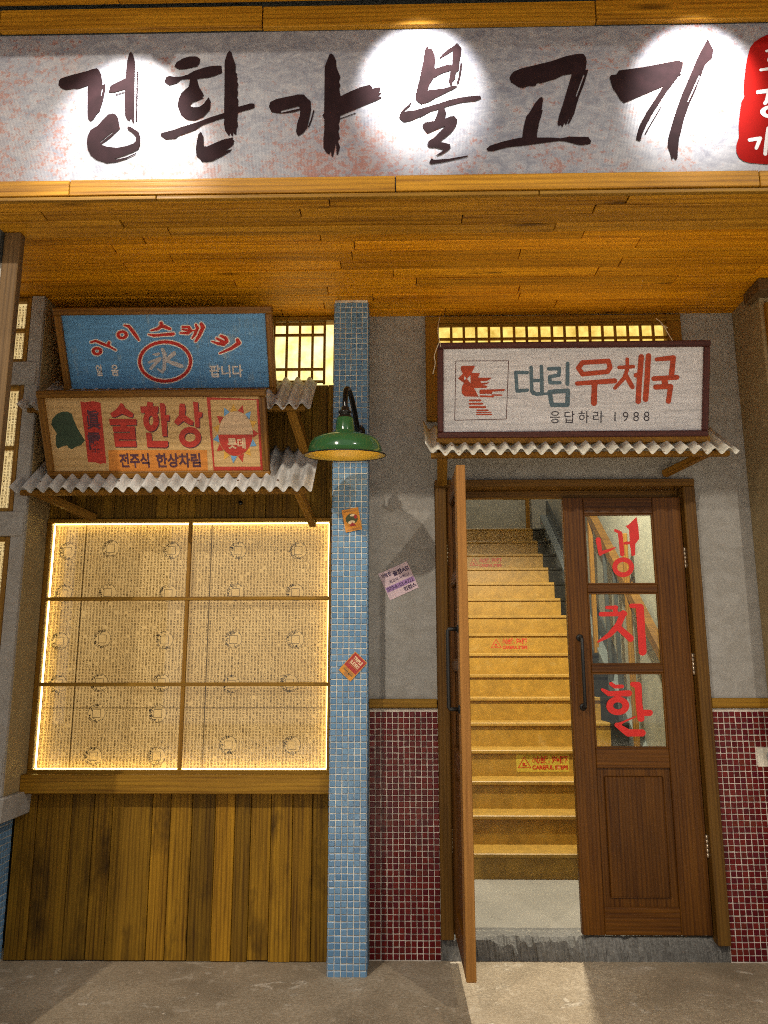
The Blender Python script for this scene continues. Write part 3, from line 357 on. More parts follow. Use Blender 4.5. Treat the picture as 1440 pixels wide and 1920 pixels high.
    'low_shadow': '1993,3659 2013,3662 2230,3626 2211,3171 2221,3163 2392,3150 2403,3138 2355,2939 2226,2879 2214,2555 2204,2429 2191,2417 2018,2418 2007,2430 1986,3615|-196,3670 -169,3674 59,3638 47,3465 53,3455 301,3451 312,3439 271,3156 198,3145 249,3019 273,2851 258,2690 224,2575 166,2454 100,2368 34,2308 -19,2275 -121,2242 -198,2242 -293,2277 -340,2311 -394,2371 -443,2459 -477,2580 -486,2653 -471,2857 -414,3025 -338,3149 -542,3155 -553,3167 -554,3456 -240,3457 -231,3467;-224,2744 -206,2607 -167,2550 -139,2537 -107,2540 -41,2606 7,2751 10,2841 -8,2939 -61,3005 -107,3006 -173,2940 -210,2843|-1483,3617 -1363,3584 -1307,3405 -923,3110 -918,3093 -986,2930 -1001,2927 -1149,2961 -1465,3103 -1859,2933 -1984,2988 -2033,3131 -1753,3303 -1598,3468|390,3601 440,3604 597,3584 652,3460 614,3046 624,3039 797,3038 807,3026 768,2754 641,2730 615,2103 606,2007 593,1995 383,1996 372,2008 382,3551|1341,3575 1409,3578 1573,3565 1588,3557 1599,3311 1594,3251 1543,3031 1933,2711 1939,2689 1889,2529 1750,2543 1447,2739 1179,2534 1008,2661 1017,2747 1253,2996|-2119,2861 -804,2850 -829,2578 -837,2567 -1302,2570 -1315,2558 -1320,2510 -1310,2498 -939,2495 -924,2486 -937,1864 -960,1857 -1751,1866 -1768,1859 -1784,1836 -1776,1811 -1757,1801 -939,1796 -936,1544 -945,1499 -1986,1506 -1995,2173 -1972,2181 -1207,2171 -1183,2184 -1173,2207 -1178,2224 -1200,2238 -1995,2242 -1999,2500 -1621,2500 -1607,2512 -1603,2565 -1613,2572 -2114,2577 -2121,2630|1670,2443 1805,2444 1906,2420 2022,2367 2069,2333 2136,2266 2187,2185 2215,2111 2235,2001 2226,1886 2203,1812 2148,1702 2084,1621 2038,1579 1953,1521 1864,1480 1722,1446 1596,1446 1494,1470 1377,1525 1330,1559 1264,1627 1213,1709 1185,1783 1166,1894 1176,2009 1199,2082 1255,2192 1320,2272 1365,2314 1450,2371 1538,2411;1432,1947 1443,1865 1488,1795 1583,1738 1697,1720 1797,1741 1888,1792 1945,1861 1970,1951 1959,2029 1913,2099 1818,2156 1705,2174 1605,2153 1514,2102 1457,2033|-415,2181 -150,2177 -153,1794 -146,1783 613,1775 620,1764 595,1517 500,1448 -412,1468 -419,1479',
    'low_orange': '-2377,1385 2424,1355 2449,1327 2400,339 2380,321 -2430,353 -2446,372',
    'low_strip': '-2843,3771 -2615,3732 -2489,3687 -2481,3674 -2541,756 -2557,715 -2694,739 -2838,700 -3075,778 -3427,804 -3437,816 -3423,2334 -3441,3749 -3428,3761 -3217,3719 -3007,3757',
    'low_green': '-4248,3281 -4122,3279 -3920,3168 -3869,2877 -3749,2478 -3454,1868 -3679,1638 -3954,1548 -4145,1435 -4303,1518 -4357,1636 -4568,1593 -4838,1474 -4900,1651 -4851,2101 -4770,2202 -4991,2659 -4910,2920 -4663,3150 -4426,3270',
    'low_panel': '2619,3918 5118,3796 5165,280 2682,296;2781,3673 2752,531 4991,516 4984,3767 2806,3790 2784,3770',
    'low_disc_red': '3065,2108 4686,2102 4704,2089 4705,2060 4648,1810 4592,1660 4510,1503 4390,1342 4280,1238 4103,1127 3908,1069 3721,1071 3576,1112 3494,1152 3372,1244 3238,1403 3150,1566 3093,1746 3059,1968',
    'low_disc_cream': '3850,3218 4050,3221 4234,3162 4394,3052 4490,2949 4589,2790 4634,2686 4683,2519 4715,2237 4701,2108 3066,2120 3071,2270 3102,2415 3175,2625 3282,2820 3379,2947 3542,3089 3696,3176',
    'low_petal_red': '4317,3528 4352,3122 4076,3251 4097,3290|3048,3015 3287,2981 3353,2960 3156,2640|4738,2344 5000,2147 4725,1950 4709,1966|3084,1677 3238,1348 2925,1294 2952,1384|4227,1166 4138,745 3947,997 3931,1037',
    'low_petal_blue': '3423,3401 3457,3387 3675,3201 3406,3006 3392,3021|4696,3230 4599,2822 4393,3095|3032,2129 3072,1746 3063,1732 2778,1857 2809,1905|4698,1885 4864,1555 4807,1537 4558,1511 4558,1551|3572,1076 3813,1049 3878,1029 3670,687',
    'low_petal_yellow': '3865,3591 4026,3260 3725,3215 3723,3246|4631,2779 4879,2752 4934,2733 4732,2411 4689,2525 4631,2742|3119,2586 3132,2572 3037,2193 2848,2419 2824,2467|4516,1470 4563,1050 4273,1193|3274,1298 3308,1283 3529,1095 3255,889 3242,904',
    'right_box': '',
    'right_bird': '-5328,3515 -4723,3510 -4887,3175 -4779,3163 -4606,3162 -4486,3151 -4516,3073 -4583,2943 -4579,2935 -3880,2926 -4126,2780 -4190,2771 -4444,2761 -4455,2754 -4439,2686 -4425,2675 -4053,2708 -4015,2706 -4168,2609 -4370,2580 -4357,2570 -4114,2528 -4178,2434 -4774,2434 -4774,2423 -4546,2007 -5205,2028 -5223,2036 -5365,2162 -5388,2384 -5346,2551 -5264,2679 -5562,2898 -5328,3132 -5432,3363 -5417,3451 -5406,3477;-5149,2883 -5158,2907 -5260,3040 -5258,2815;-5111,2874 -4957,2668 -4948,2666 -4949,3055 -4976,3035 -5093,2907|-3381,2368 -3269,2366 -3281,2324 -3311,2274 -3860,2251 -3875,2242 -3908,2152 -3921,2141 -4504,2146 -4517,2158 -4505,2312 -4497,2348 -4486,2355|-3907,2120 -3457,2119 -3404,2115 -3380,2090 -3379,2072 -3389,2058 -3409,2047 -3821,2053 -3824,2049 -3803,2017 -3807,1996 -3817,1981 -3846,1968 -4423,1991 -4495,2000 -4517,2029 -4509,2064 -4478,2083 -3910,2056 -3925,2095|-4998,1882 -4454,1880 -4419,1853 -4417,1818 -4424,1801 -4454,1781 -4988,1786 -5005,1793 -5025,1823 -5023,1858|-4998,1722 -4367,1719 -4337,1705 -4317,1669 -4331,1640 -4363,1623 -4991,1628 -5024,1645 -5037,1675 -5025,1706|-4985,1561 -4230,1557 -4200,1544 -4190,1529 -4186,1495 -4200,1466 -4230,1452 -4975,1458 -5011,1478 -5024,1509 -5011,1544|-4377,1388 -4087,1389 -4062,1377 -4055,1346 -4062,1327 -4086,1315 -4608,1307 -4637,1316 -4648,1330 -4648,1365 -4629,1384|-4414,1277 -3937,1277 -3921,1268 -3918,1246 -3923,1232 -3939,1224 -4651,1221 -4669,1228 -4676,1246 -4669,1269 -4652,1276|-4668,1187 -3924,1178 -3900,1165 -3893,1141 -3899,1122 -3924,1110 -4650,1123 -4680,1143 -4679,1174',
    'right_blue': '-247,3673 -189,3664 -164,3645 -141,3603 -137,2588 -160,2532 -191,2507 -230,2496 -294,2519 -320,2551 -332,2590 -328,3591 -305,3639|-1532,3527 -1492,3530 -1460,3518 -1436,3499 -1412,3450 -1401,2957 -1382,2781 -1392,2728 -1382,2348 -1369,2194 -1209,2190 -1196,2256 -1178,2287 -1139,2313 -1103,2320 -286,2374 -204,2377 -154,2362 -117,2326 -102,2262 -112,1612 -123,1537 -149,1499 -216,1473 -987,1479 -1023,1487 -1055,1506 -1082,1545 -1162,1987 -1186,2065 -1365,2068 -1429,2039 -1754,2021 -1787,2031 -1838,2067 -1921,2072 -1963,2096 -1979,2130 -1976,2162 -2036,2211 -2052,2253 -2092,3431 -2066,3469 -2017,3492 -1971,3487 -1920,3436 -1893,2865 -1588,2858 -1573,2873 -1592,3459 -1571,3502;-1886,2613 -1876,2333 -1863,2303 -1722,2204 -1558,2217 -1564,2650 -1576,2689 -1880,2695 -1889,2682;-965,2096 -900,1733 -884,1692 -344,1686 -331,1694 -319,2059 -320,2138 -329,2151 -882,2121 -960,2113|-726,3434 -598,3430 -547,3380 -540,3293 -565,2991 -615,2942 -994,2872 -1004,2853 -996,2767 -981,2753 -569,2744 -519,2693 -512,2649 -522,2616 -553,2583 -591,2571 -1088,2575 -1121,2585 -1155,2617 -1168,2654 -1192,2898 -1182,2988 -1137,3028 -746,3100 -733,3116 -727,3237 -741,3252 -1065,3240 -1182,3247 -1233,3297 -1239,3342 -1229,3375 -1197,3407 -1160,3420|-2749,3258 -2167,3243 -2132,3227 -2106,3195 -2101,3142 -2113,3111 -2147,3081 -2180,3071 -2295,3079 -2641,3082 -2653,3075 -2598,2364 -2248,2391 -2144,2386 -2112,2360 -2093,2313 -2100,2272 -2143,2229 -2189,2218 -2669,2183 -2711,2191 -2755,2234 -2775,2388 -2832,3180 -2825,3208 -2800,3240',
    'right_red': '3633,4036 3680,4039 3719,4027 3758,4001 3785,3962 3797,3924 3793,3725 3781,3597 3754,2770 3699,1804 3689,1765 3656,1720 3611,1694 3543,1690 3487,1714 3446,1760 3434,1799 3432,1878 3493,2900 3532,3926 3543,3965 3568,4003|3291,3997 3361,3993 3416,3961 3448,3907 3455,3820 3381,2737 3342,1706 3331,1668 3306,1629 3252,1598 3193,1593 3154,1605 3115,1631 3088,1670 3076,1709 3121,2854 3112,2867 3056,2868 3007,2892 2966,2945 2961,3005 2983,3060 3027,3094 3137,3112 3189,3887 3200,3925 3225,3963|4843,3933 4899,3929 4947,3905 4973,3873 4993,3821 4933,2989 4946,2981 5074,2987 5121,2968 5145,2949 5172,2903 5177,2850 5149,2788 5079,2751 4619,2728 4651,2552 4783,2554 4821,2542 4871,2497 4892,2438 4795,1679 4757,1618 4710,1594 4666,1588 4595,1619 4568,1651 4549,1704 4622,2289 4609,2298 4465,2299 4035,2281 3964,2312 3930,2358 3918,2404 3929,2457 3947,2488 3978,2513 4030,2531 4333,2542 4343,2555 4318,2705 4299,2715 4256,2715 3992,2696 3910,2701 3863,2727 3844,2752 3825,2798 3824,2833 3853,2896 3923,2932 4610,2962 4655,2973 4666,3004 4727,3676 4053,3637 4001,3657 3970,3692 3958,3737 3980,3793 4011,3818 4049,3829|2613,3846 2678,3844 2705,3829 2727,3793 2742,3482 2953,3490 2995,3474 3027,3434 3028,3367 2989,3322 2738,3295 2742,3242 2682,3049 3023,2450 3024,2380 3001,2340 2954,2309 2901,2305 2843,2334 2803,2389 2587,2768 2573,2777 2131,2306 2089,2290 2045,2296 1993,2347 1987,2391 1997,2424 2436,2920 2551,3277 2540,3287 2311,3275 2224,3281 2173,3332 2172,3399 2202,3438 2244,3454 2516,3465 2562,3476 2561,3786 2576,3820|1711,3798 1744,3800 1783,3788 1818,3765 1841,3731 1944,3385 1944,3349 1926,3304 1789,3088 1742,3057 477,2941 407,2979 170,3328 169,3395 200,3449 398,3697 451,3729;1695,3384 1651,3549 1604,3559 564,3504 537,3489 434,3350 545,3189 597,3183 1601,3274 1635,3289|2026,2846 2059,2848 2113,2829 2145,2803 2170,2756 2176,2712 2165,2673 2147,2642 2102,2609 2063,2598 1266,2562 1227,2551 1217,2434 1206,1637 1177,1567 1126,1526 1093,1516 1003,1528 964,1555 925,1625 922,1862 938,2364 931,2532 892,2544 784,2530 669,2531 235,2503 167,2530 141,2569 133,2605 140,2653 158,2684 197,2710 233,2717',
    'door_a': '12249,20895 12257,20890 12262,20854 12315,20358 12331,19761 12105,19483 12064,18906 11892,18860 11884,18865 11826,19465 11558,19457 11530,19471 11508,19496 11525,19017 11520,18938 11498,18897 11458,18863 11409,18851 11363,18857 11314,18898 11298,18939 11253,20046 11080,20137 11062,20189 11070,20225 11087,20252 11115,20268 11168,20268 11458,20121 11486,20054 11504,19524 11514,19564 11552,19601 11598,19611 11823,19621 11832,19628 11834,19726 11832,20222 11669,20422 11839,20504|10212,19842 10258,19844 10313,19822 10339,19800 10363,19753 10397,19143 11068,19337 11097,19324 11099,19291 11073,19267 10718,19080 10407,18962 10371,18918 10341,18898 10308,18889 10258,18898 10230,18918 10212,18947 10096,19701 10106,19754 10136,19801 10163,19823|11364,18802 11518,18804 11620,18780 11726,18733 11792,18686 11854,18625 11901,18555 11943,18458 11960,18377 11949,18213 11909,18102 11858,18021 11775,17931 11672,17862 11579,17821 11493,17798 11313,17793 11211,17816 11105,17864 11011,17934 10939,18025 10898,18106 10871,18218 10872,18339 10901,18449 10940,18529 10990,18598 11054,18665 11157,18735 11269,18782;11116,18262 11131,18196 11156,18151 11178,18121 11237,18075 11345,18034 11453,18034 11529,18055 11631,18119 11693,18207 11713,18269 11717,18323 11700,18399 11675,18444 11653,18474 11593,18520 11485,18561 11377,18561 11301,18540 11199,18476 11137,18388 11117,18326',
    'door_b': '11699,16452 12155,16454 12214,16439 12278,16397 12310,16348 12328,16287 12321,14057 12304,13996 12271,13944 12215,13898 12161,13877 12103,13869 12011,13899 11961,13945 11931,14017 11930,16204 11915,16221 11698,16222 11627,16257 11596,16322 11606,16382 11646,16429|10858,16371 10897,16375 10999,16344 11038,16302 11049,16257 11002,16165 11013,16050 11145,16048 11237,16110 11316,16123 11396,16087 11478,15984 11488,15939 11472,15886 11384,15811 11145,15335 11708,14827 11738,14746 11719,14653 11660,14584 11611,14556 11540,14546 11473,14561 10932,15106 10592,14795 9971,14517 9913,14515 9895,14553 9912,14588 10451,14997 10786,15369 10863,15464 11036,15810 10978,15819 10147,15810 10083,15836 10055,15873 10044,15918 10061,15980 10093,16016 10160,16043 10759,16043 10771,16083 10758,16164 10448,16172 10408,16214 10397,16259 10413,16304 10457,16346 10804,16350',
    'door_c': '11507,12603 11790,12598 11858,12585 11909,12556 11958,12480 11962,12228 11941,11532 11970,11267 12342,11257 12406,11205 12429,11151 12424,11079 12408,11044 12360,10994 12322,10973 12253,10960 12006,10956 12000,10818 11984,10775 11944,10725 11853,10684 11763,10690 11704,10725 11669,10775 11659,10818 11615,11533 11622,12276 11604,12320 11435,12399 11405,12469 11415,12527 11446,12572|10448,12596 10515,12588 10683,12462 11039,12465 11074,12444 11093,12409 11089,12346 11066,12311 11009,12285 10643,12274 10596,12282 10412,12424 10377,12467 10382,12546 10413,12582|10005,12291 10070,12281 10362,12149 11327,12192 11390,12183 11425,12163 11467,12103 11475,12028 11443,11959 11390,11913 11323,11897 10945,11900 10927,11884 10936,11870 11059,11825 11155,11763 11224,11691 11280,11592 11303,11485 11298,11405 11262,11299 11194,11200 11116,11129 11013,11067 10918,11031 10768,11001 10654,11001 10508,11031 10417,11067 10322,11129 10252,11201 10190,11317 10173,11406 10196,11551 10280,11691 10358,11763 10461,11826 10590,11870 10599,11891 10585,11901 10320,11906 10264,11922 9963,12182 9948,12222 9955,12249 9976,12278;10511,11417 10546,11344 10596,11307 10679,11279 10777,11278 10830,11291 10917,11344 10957,11404 10967,11461 10930,11547 10880,11584 10797,11613 10699,11613 10646,11600 10558,11548 10518,11487|11573,10964 11601,10951 11609,10929 11578,10894 10987,10640 10859,10536 11223,10329 11871,10329 11937,10309 12006,10238 12021,10148 11981,10063 11901,10004 11849,9991 11137,9991 11086,10004 10974,10087 10566,10441 10531,10484 10521,10526 10530,10567 10551,10604 10589,10632 10633,10645 10716,10643 10931,10714',
}

# ------------------------------------------------------------------ mesh helpers
def link(name, me, m, parent=None, loc=(0, 0, 0), rot=(0, 0, 0)):
    o = bpy.data.objects.new(name, me); COL.objects.link(o)
    if m is not None and not me.materials: me.materials.append(m)
    o.location = loc; o.rotation_euler = rot
    if parent: o.parent = parent
    return o
def to_me(name, bm):
    bmesh.ops.recalc_face_normals(bm, faces=bm.faces[:]); me = bpy.data.meshes.new(name); bm.to_mesh(me); bm.free(); return me
def add_box(bm, lo, hi, bev=0.0):
    lo, hi = Vector(lo), Vector(hi)
    b2 = bmesh.new()
    r = bmesh.ops.create_cube(b2, size=1.0)
    for v in b2.verts: v.co = Vector(((v.co.x + .5) * (hi.x - lo.x) + lo.x, (v.co.y + .5) * (hi.y - lo.y) + lo.y, (v.co.z + .5) * (hi.z - lo.z) + lo.z))
    if bev: bmesh.ops.bevel(b2, geom=b2.edges[:], offset=bev, segments=1, profile=0.7, affect='EDGES')
    t = bpy.data.meshes.new("tmp"); b2.to_mesh(t); b2.free(); bm.from_mesh(t); bpy.data.meshes.remove(t)
def box(name, lo, hi, m, parent=None, bev=0.003):
    """box with its origin at its own centre"""
    c = (Vector(lo) + Vector(hi)) / 2
    bm = bmesh.new(); add_box(bm, Vector(lo) - c, Vector(hi) - c, bev)
    return link(name, to_me(name, bm), m, parent, c)
def boxes(name, lst, m, parent=None, bev=0.003):
    bm = bmesh.new()
    for lo, hi in lst: add_box(bm, lo, hi, bev)
    return link(name, to_me(name, bm), m, parent)
def lathe(name, prof, m, parent=None, seg=40, loc=(0, 0, 0), rot=(0, 0, 0), smooth=True):
    bm = bmesh.new(); rings = []
    for r_, z in prof:
        rings.append([bm.verts.new((r_ * math.cos(2 * math.pi * i / seg), r_ * math.sin(2 * math.pi * i / seg), z)) for i in range(seg)] if r_ > 1e-5 else [bm.verts.new((0, 0, z))])
    for a, b in zip(rings, rings[1:]):
        for i in range(seg):
            j = (i + 1) % seg
            if len(a) == 1 and len(b) > 1: bm.faces.new((a[0], b[i], b[j]))
            elif len(b) == 1 and len(a) > 1: bm.faces.new((a[i], b[0], a[j]))
            elif len(a) > 1: bm.faces.new((a[i], b[i], b[j], a[j]))
    if smooth:
        for f in bm.faces: f.smooth = True
    return link(name, to_me(name, bm), m, parent, loc, rot)
def tube_bm(bm, pts, r_, seg=10, cap=True):
    pts = [Vector(p) for p in pts]; rings = []; ref = None
    for i, p in enumerate(pts):
        d = (pts[min(i + 1, len(pts) - 1)] - pts[max(i - 1, 0)]).normalized()
        if ref is None: ref = Vector((1, 0, 0)) if abs(d.x) < .9 else Vector((0, 1, 0))
        u = (ref - d * ref.dot(d)).normalized(); ref = u; v = d.cross(u)
        rr = r_[i] if hasattr(r_, '__len__') else r_
        rings.append([bm.verts.new(p + (u * math.cos(2 * math.pi * k / seg) + v * math.sin(2 * math.pi * k / seg)) * rr) for k in range(seg)])
    for a, b in zip(rings, rings[1:]):
        for k in range(seg):
            f = bm.faces.new((a[k], a[(k + 1) % seg], b[(k + 1) % seg], b[k])); f.smooth = True
    if cap: bm.faces.new(rings[0][::-1]); bm.faces.new(rings[-1])
def tube(name, pts, r_, m, parent=None, seg=10):
    bm = bmesh.new(); tube_bm(bm, pts, r_, seg); return link(name, to_me(name, bm), m, parent)
def smooth_path(pts, n=6):
    pts = [Vector(p) for p in pts]; out = []
    for i in range(len(pts) - 1):
        p0, p1, p2, p3 = pts[max(i - 1, 0)], pts[i], pts[i + 1], pts[min(i + 2, len(pts) - 1)]
        for k in range(n):
            t = k / n
            out.append(0.5 * ((2 * p1) + (p2 - p0) * t + (2 * p0 - 5 * p1 + 4 * p2 - p3) * t * t + (3 * p1 - p0 - 3 * p2 + p3) * t ** 3))
    out.append(pts[-1]); return out
def decode(key):
    return [[[tuple(int(c) / 10000 for c in p.split(',')) for p in loop.split(' ')] for loop in g.split(';')] for g in GLYPHS[key].split('|') if g]
def flat(name, groups, y, m, parent=None, thick=0.0008):
    """flat painted or printed shape: polygons (u, v) with holes, standing in the local XZ plane, facing -Y"""
    bm = bmesh.new()
    for loops in groups:
        pts = [Vector((u, v, 0)) for L in loops for u, v in L]
        vf = [bm.verts.new((p.x, y, p.y)) for p in pts]
        for t in tessellate_polygon([[Vector((u, v, 0)) for u, v in L] for L in loops]):
            try: bm.faces.new([vf[i] for i in t])
            except ValueError: pass
    for f in bm.faces:
        f.normal_update()
        if f.normal.y > 0: f.normal_flip()
    me = bpy.data.meshes.new(name); bm.to_mesh(me); bm.free()
    return link(name, me, m, parent)
def rect(u0, v0, u1, v1): return [[(u0, v0), (u1, v0), (u1, v1), (u0, v1)]]
def oval(cx, cz, rx, rz, n=28): return [[(cx + rx * math.cos(2 * math.pi * i / n), cz + rz * math.sin(2 * math.pi * i / n)) for i in range(n)]]
def text(name, s, u0, v0, u1, v1, y, m, parent=None, bold=0.0, rot=0.0, keep=False, spacing=1.0):
    """lettering set in Blender's own font, fitted into a box of the local XZ plane"""
    cu = bpy.data.curves.new("txt", 'FONT'); cu.body = s; cu.size = 1.0; cu.offset = bold; cu.resolution_u = 4; cu.space_character = spacing
    o = bpy.data.objects.new("txt", cu); COL.objects.link(o)
    me = bpy.data.meshes.new_from_object(o.evaluated_get(bpy.context.evaluated_depsgraph_get()))
    bpy.data.objects.remove(o); bpy.data.curves.remove(cu)
    xs = [v.co.x for v in me.vertices]; ys = [v.co.y for v in me.vertices]
    if not xs: return None
    sx = (u1 - u0) / (max(xs) - min(xs)); sy = (v1 - v0) / (max(ys) - min(ys))
    if keep: sx = sy = min(sx, sy)
    cx, cyy = (max(xs) + min(xs)) / 2, (max(ys) + min(ys)) / 2
    uc, vc = (u0 + u1) / 2, (v0 + v1) / 2
    for v in me.vertices:
        a, b = (v.co.x - cx) * sx, (v.co.y - cyy) * sy
        v.co = (uc + a * math.cos(rot) - b * math.sin(rot), y, vc + a * math.sin(rot) + b * math.cos(rot))
    me.name = name
    return link(name, me, m, parent)
def thing(name, label, cat, loc=(0, 0, 0), rot=(0, 0, 0), group=None):
    o = bpy.data.objects.new(name, None); COL.objects.link(o); o.location = loc; o.rotation_euler = rot
    o.empty_display_size = 0.1; o['label'] = label; o['category'] = cat
    if group: o['group'] = group
    return o
def tag(o, label, cat, group=None):
    o['label'] = label; o['category'] = cat
    if group: o['group'] = group
    return o
def structure(o): o['kind'] = 'structure'; return o
def stuff(o): o['kind'] = 'stuff'; return o
def children_at(parent, *objs):
    for o in objs: o.parent = parent

# ------------------------------------------------------------------ ground, ceiling and walls
bm = bmesh.new()
xs = [-12] + [-3 + 0.1 * i for i in range(61)] + [12]; ys = [-14] + [-2.0 + 0.1 * i for i in range(22)] + [0.3]
vv = [[bm.verts.new((x, y, (0.004 * math.sin(x * 9.1 + y * 5) * math.sin(y * 7.7 - x * 3)) if -3 < x < 3 and -2 < y < -0.2 else 0)) for x in xs] for y in ys]
for j in range(len(ys) - 1):
    for i in range(len(xs) - 1):
        f = bm.faces.new((vv[j][i], vv[j][i + 1], vv[j + 1][i + 1], vv[j + 1][i])); f.smooth = True
structure(link("floor", to_me("floor", bm), M['floor']))

def course(parent, x0, x1, lo, hi, axis_lo, axis_hi, m, lens, gap=0.0036, jit=0.003, depth_axis='z', name="plank"):
    """one course of boards end to end along X; lo/hi span the course width, axis_lo/hi the board thickness"""
    x = x0 - rnd.uniform(0, lens[0] * 0.8)
    while x < x1:
        L = rnd.uniform(*lens); a, b = max(x, x0), min(x + L, x1)
        if b - a > 0.06:
            j = rnd.uniform(-jit, jit)
            if depth_axis == 'z': box(name, (a + gap / 2, lo + gap / 2, axis_lo + j), (b - gap / 2, hi - gap / 2, axis_hi + j), m, parent, 0.0018)
            else: box(name, (a + gap / 2, axis_lo + j, lo + gap / 2), (b - gap / 2, axis_hi + j, hi - gap / 2), m, parent, 0.0018)
        x += L
ceil = structure(box("ceiling", (-2.6, -1.34, 3.232), (2.6, 0.10, 3.262), M['darksteel'], None, 0))
def under(parent, fn):
    before = set(COL.objects); fn(); 
    for o in set(COL.objects) - before:
        if o.parent is None:
            o.parent = parent; o.location = Vector(o.location) - Vector(parent.location)
def build_ceiling():
    y = -1.098
    while y < 0.0:
        wd = 0.0845; course(None, -1.98 if True else 0, 1.97, y, min(y + wd, 0.03), 3.202, 3.222, M['ceiling'], (0.75, 1.35)); y += wd
under(ceil, build_ceiling)

beam = thing("boxed_beam", "long boxed timber beam of boards directly below the big calligraphy banner", "beam", (0, -1.22, 3.04))
def build_beam():
    for k in range(4): course(None, -2.3, 2.3, -1.345 + k * 0.0615, -1.345 + (k + 1) * 0.0615, 3.034, 3.054, M['beam'], (0.9, 1.7))
    course(None, -2.3, 2.3, 3.046, 3.112, -1.366, -1.347, M['beam'], (1.0, 1.9), depth_axis='y')
    course(None, -2.3, 2.3, 3.026, 3.0445, -1.366, -1.347, M['trimx'], (1.0, 1.9), depth_axis='y', jit=0.001, name="edge_strip")
    box("inner_board", (-2.3, -1.120, 3.056), (2.3, -1.102, 3.215), M['trimx'])
    box("core", (-2.3, -1.344, 3.058), (2.3, -1.125, 3.215), M['darksteel'])
under(beam, build_beam)

head = thing("timber_header", "dark knotty timber boards along the top edge, over the big banner", "fascia", (0, -1.4, 3.85))
def build_head():
    course(None, -2.3, 2.3, 3.7465, 3.842, -1.374, -1.352, M['beam'], (0.9, 1.5), depth_axis='y')
    for k in range(5): course(None, -2.3, 2.3, -1.378 - (k + 1) * 0.09, -1.378 - k * 0.09, 3.850, 3.870, M['beam'], (0.9, 1.5))
    box("core", (-2.3, -1.351, 3.7475), (2.3, -1.33, 3.8755), M['darksteel'], None, 0)
    box("core", (-2.3, -1.83, 3.876), (2.3, -1.33, 3.93), M['darksteel'])
under(head, build_head)

# banner
ban = thing("banner_sign", "long pale banner with big black brush calligraphy and a red seal", "sign", (0, -1.352, 3.114))
box("panel", (-2.3, -1.3505, 3.1135), (2.3, -1.335, 3.746), M['banner'], None, 0).parent = ban
ban.children[0].location -= ban.location
for g in decode('banner_letters'):
    flat("calligraphy_stroke", [g], -0.0012, M['banner_ink'], ban)
flat("red_seal", decode('seal_red'), -0.0012, M['seal_red'], ban)
flat("seal_lettering", decode('seal_text'), -0.0022, M['seal_white'], ban)

# plaster wall with its openings
wall = thing("plaster_wall", "smudged grey plaster wall around the doorway and behind the white sign", "wall", (0.85, 0.05, 0))
def build_wall():
    boxes("plaster", [((-0.335, 0.0, 0.0), (0.186, 0.12, 3.23)), ((1.514, 0.0, 0.0), (1.99, 0.12, 3.23)), ((0.186, 0.0, 2.272), (1.514, 0.12, 2.60)), ((0.186, 0.0, 3.19), (1.514, 0.12, 3.23))], M['plaster'], None, 0)
    box("dado_rail", (-0.150, -0.026, 1.137), (0.184, 0.0, 1.180), M['trimx'])
    box("dado_rail", (1.516, -0.026, 1.137), (1.80, 0.0, 1.183), M['trimx'])
under(wall, build_wall)
sidewall = thing("side_wall", "side wall tinted ochre for warm ceiling bounce, at the right end under the timber ceiling", "wall", (1.9, -0.2, 0))
def build_sidewall():
    box("plaster", (1.80, -0.31, -0.01), (1.95, -0.0005, 3.21), M['bounce_tint_wall'], None, 0.004)
    box("corner_trim", (1.815, -0.335, 2.0), (1.95, -0.3115, 3.10), M['trimz'])
under(sidewall, build_sidewall)
tag(box("beam_end", (1.765, -0.395, 3.135), (2.0, -0.22, 3.198), M['postz'], None, 0.004), "short pale timber block jutting from the right side wall near the ceiling", "timber block")

structure(boxes("light_stop", [((-3.2, 0.125, -0.05), (0.02, 0.2, 3.6)), ((1.81, 0.125, -0.05), (3.2, 0.2, 3.6))], M['darksteel'], None, 0))  # unseen dark slabs added to stop world light leaking through gaps
# ------------------------------------------------------------------ mosaic tiles
def tile_mesh(name, s, h=0.004, inset=0.0022):
    bm = bmesh.new(); a = s / 2; b = a - inset
    z = [(-a, 0, -a), (a, 0, -a), (a, 0, a), (-a, 0, a)]
    q0 = [bm.verts.new(p) for p in z]; q1 = [bm.verts.new((x, -h * 0.55, y)) for x, _, y in z]; q2 = [bm.verts.new((x * b / a, -h, y * b / a)) for x, _, y in z]
    for A, B in ((q0, q1), (q1, q2)):
        for i in range(4): bm.faces.new((A[i], A[(i + 1) % 4], B[(i + 1) % 4], B[i]))
    bm.faces.new(q2); bmesh.ops.recalc_face_normals(bm, faces=bm.faces[:])
    for f in bm.faces:
        if f.normal.dot(Vector((0, -1, 0))) < -0.5: f.normal_flip()
    me = bpy.data.meshes.new(name); bm.to_mesh(me); bm.free(); return me
def tile_field(parent, cells, me, m, limit=300):
    """cells: world matrices; the ones nearest the camera become tiles, the rest one mesh"""
    cells = sorted(cells, key=lambda c: (c.translation - cam.matrix_world.translation).length)
    me.materials.clear(); me.materials.append(m)
    inv = Matrix.Translation(-Vector(parent.location))
    for c in cells[:limit]:
        o = bpy.data.objects.new("tile", me); COL.objects.link(o); o.parent = parent; o.matrix_local = inv @ c
    if cells[limit:]:
        bm = bmesh.new()
        for c in cells[limit:]:
            n = len(bm.verts); bm.from_mesh(me); bm.verts.ensure_lookup_table()
            for v in bm.verts[n:]: v.co = inv @ c @ v.co
        m2 = bpy.data.meshes.new("tiles"); bm.to_mesh(m2); bm.free()
        stuff(link("tiles", m2, m, parent))
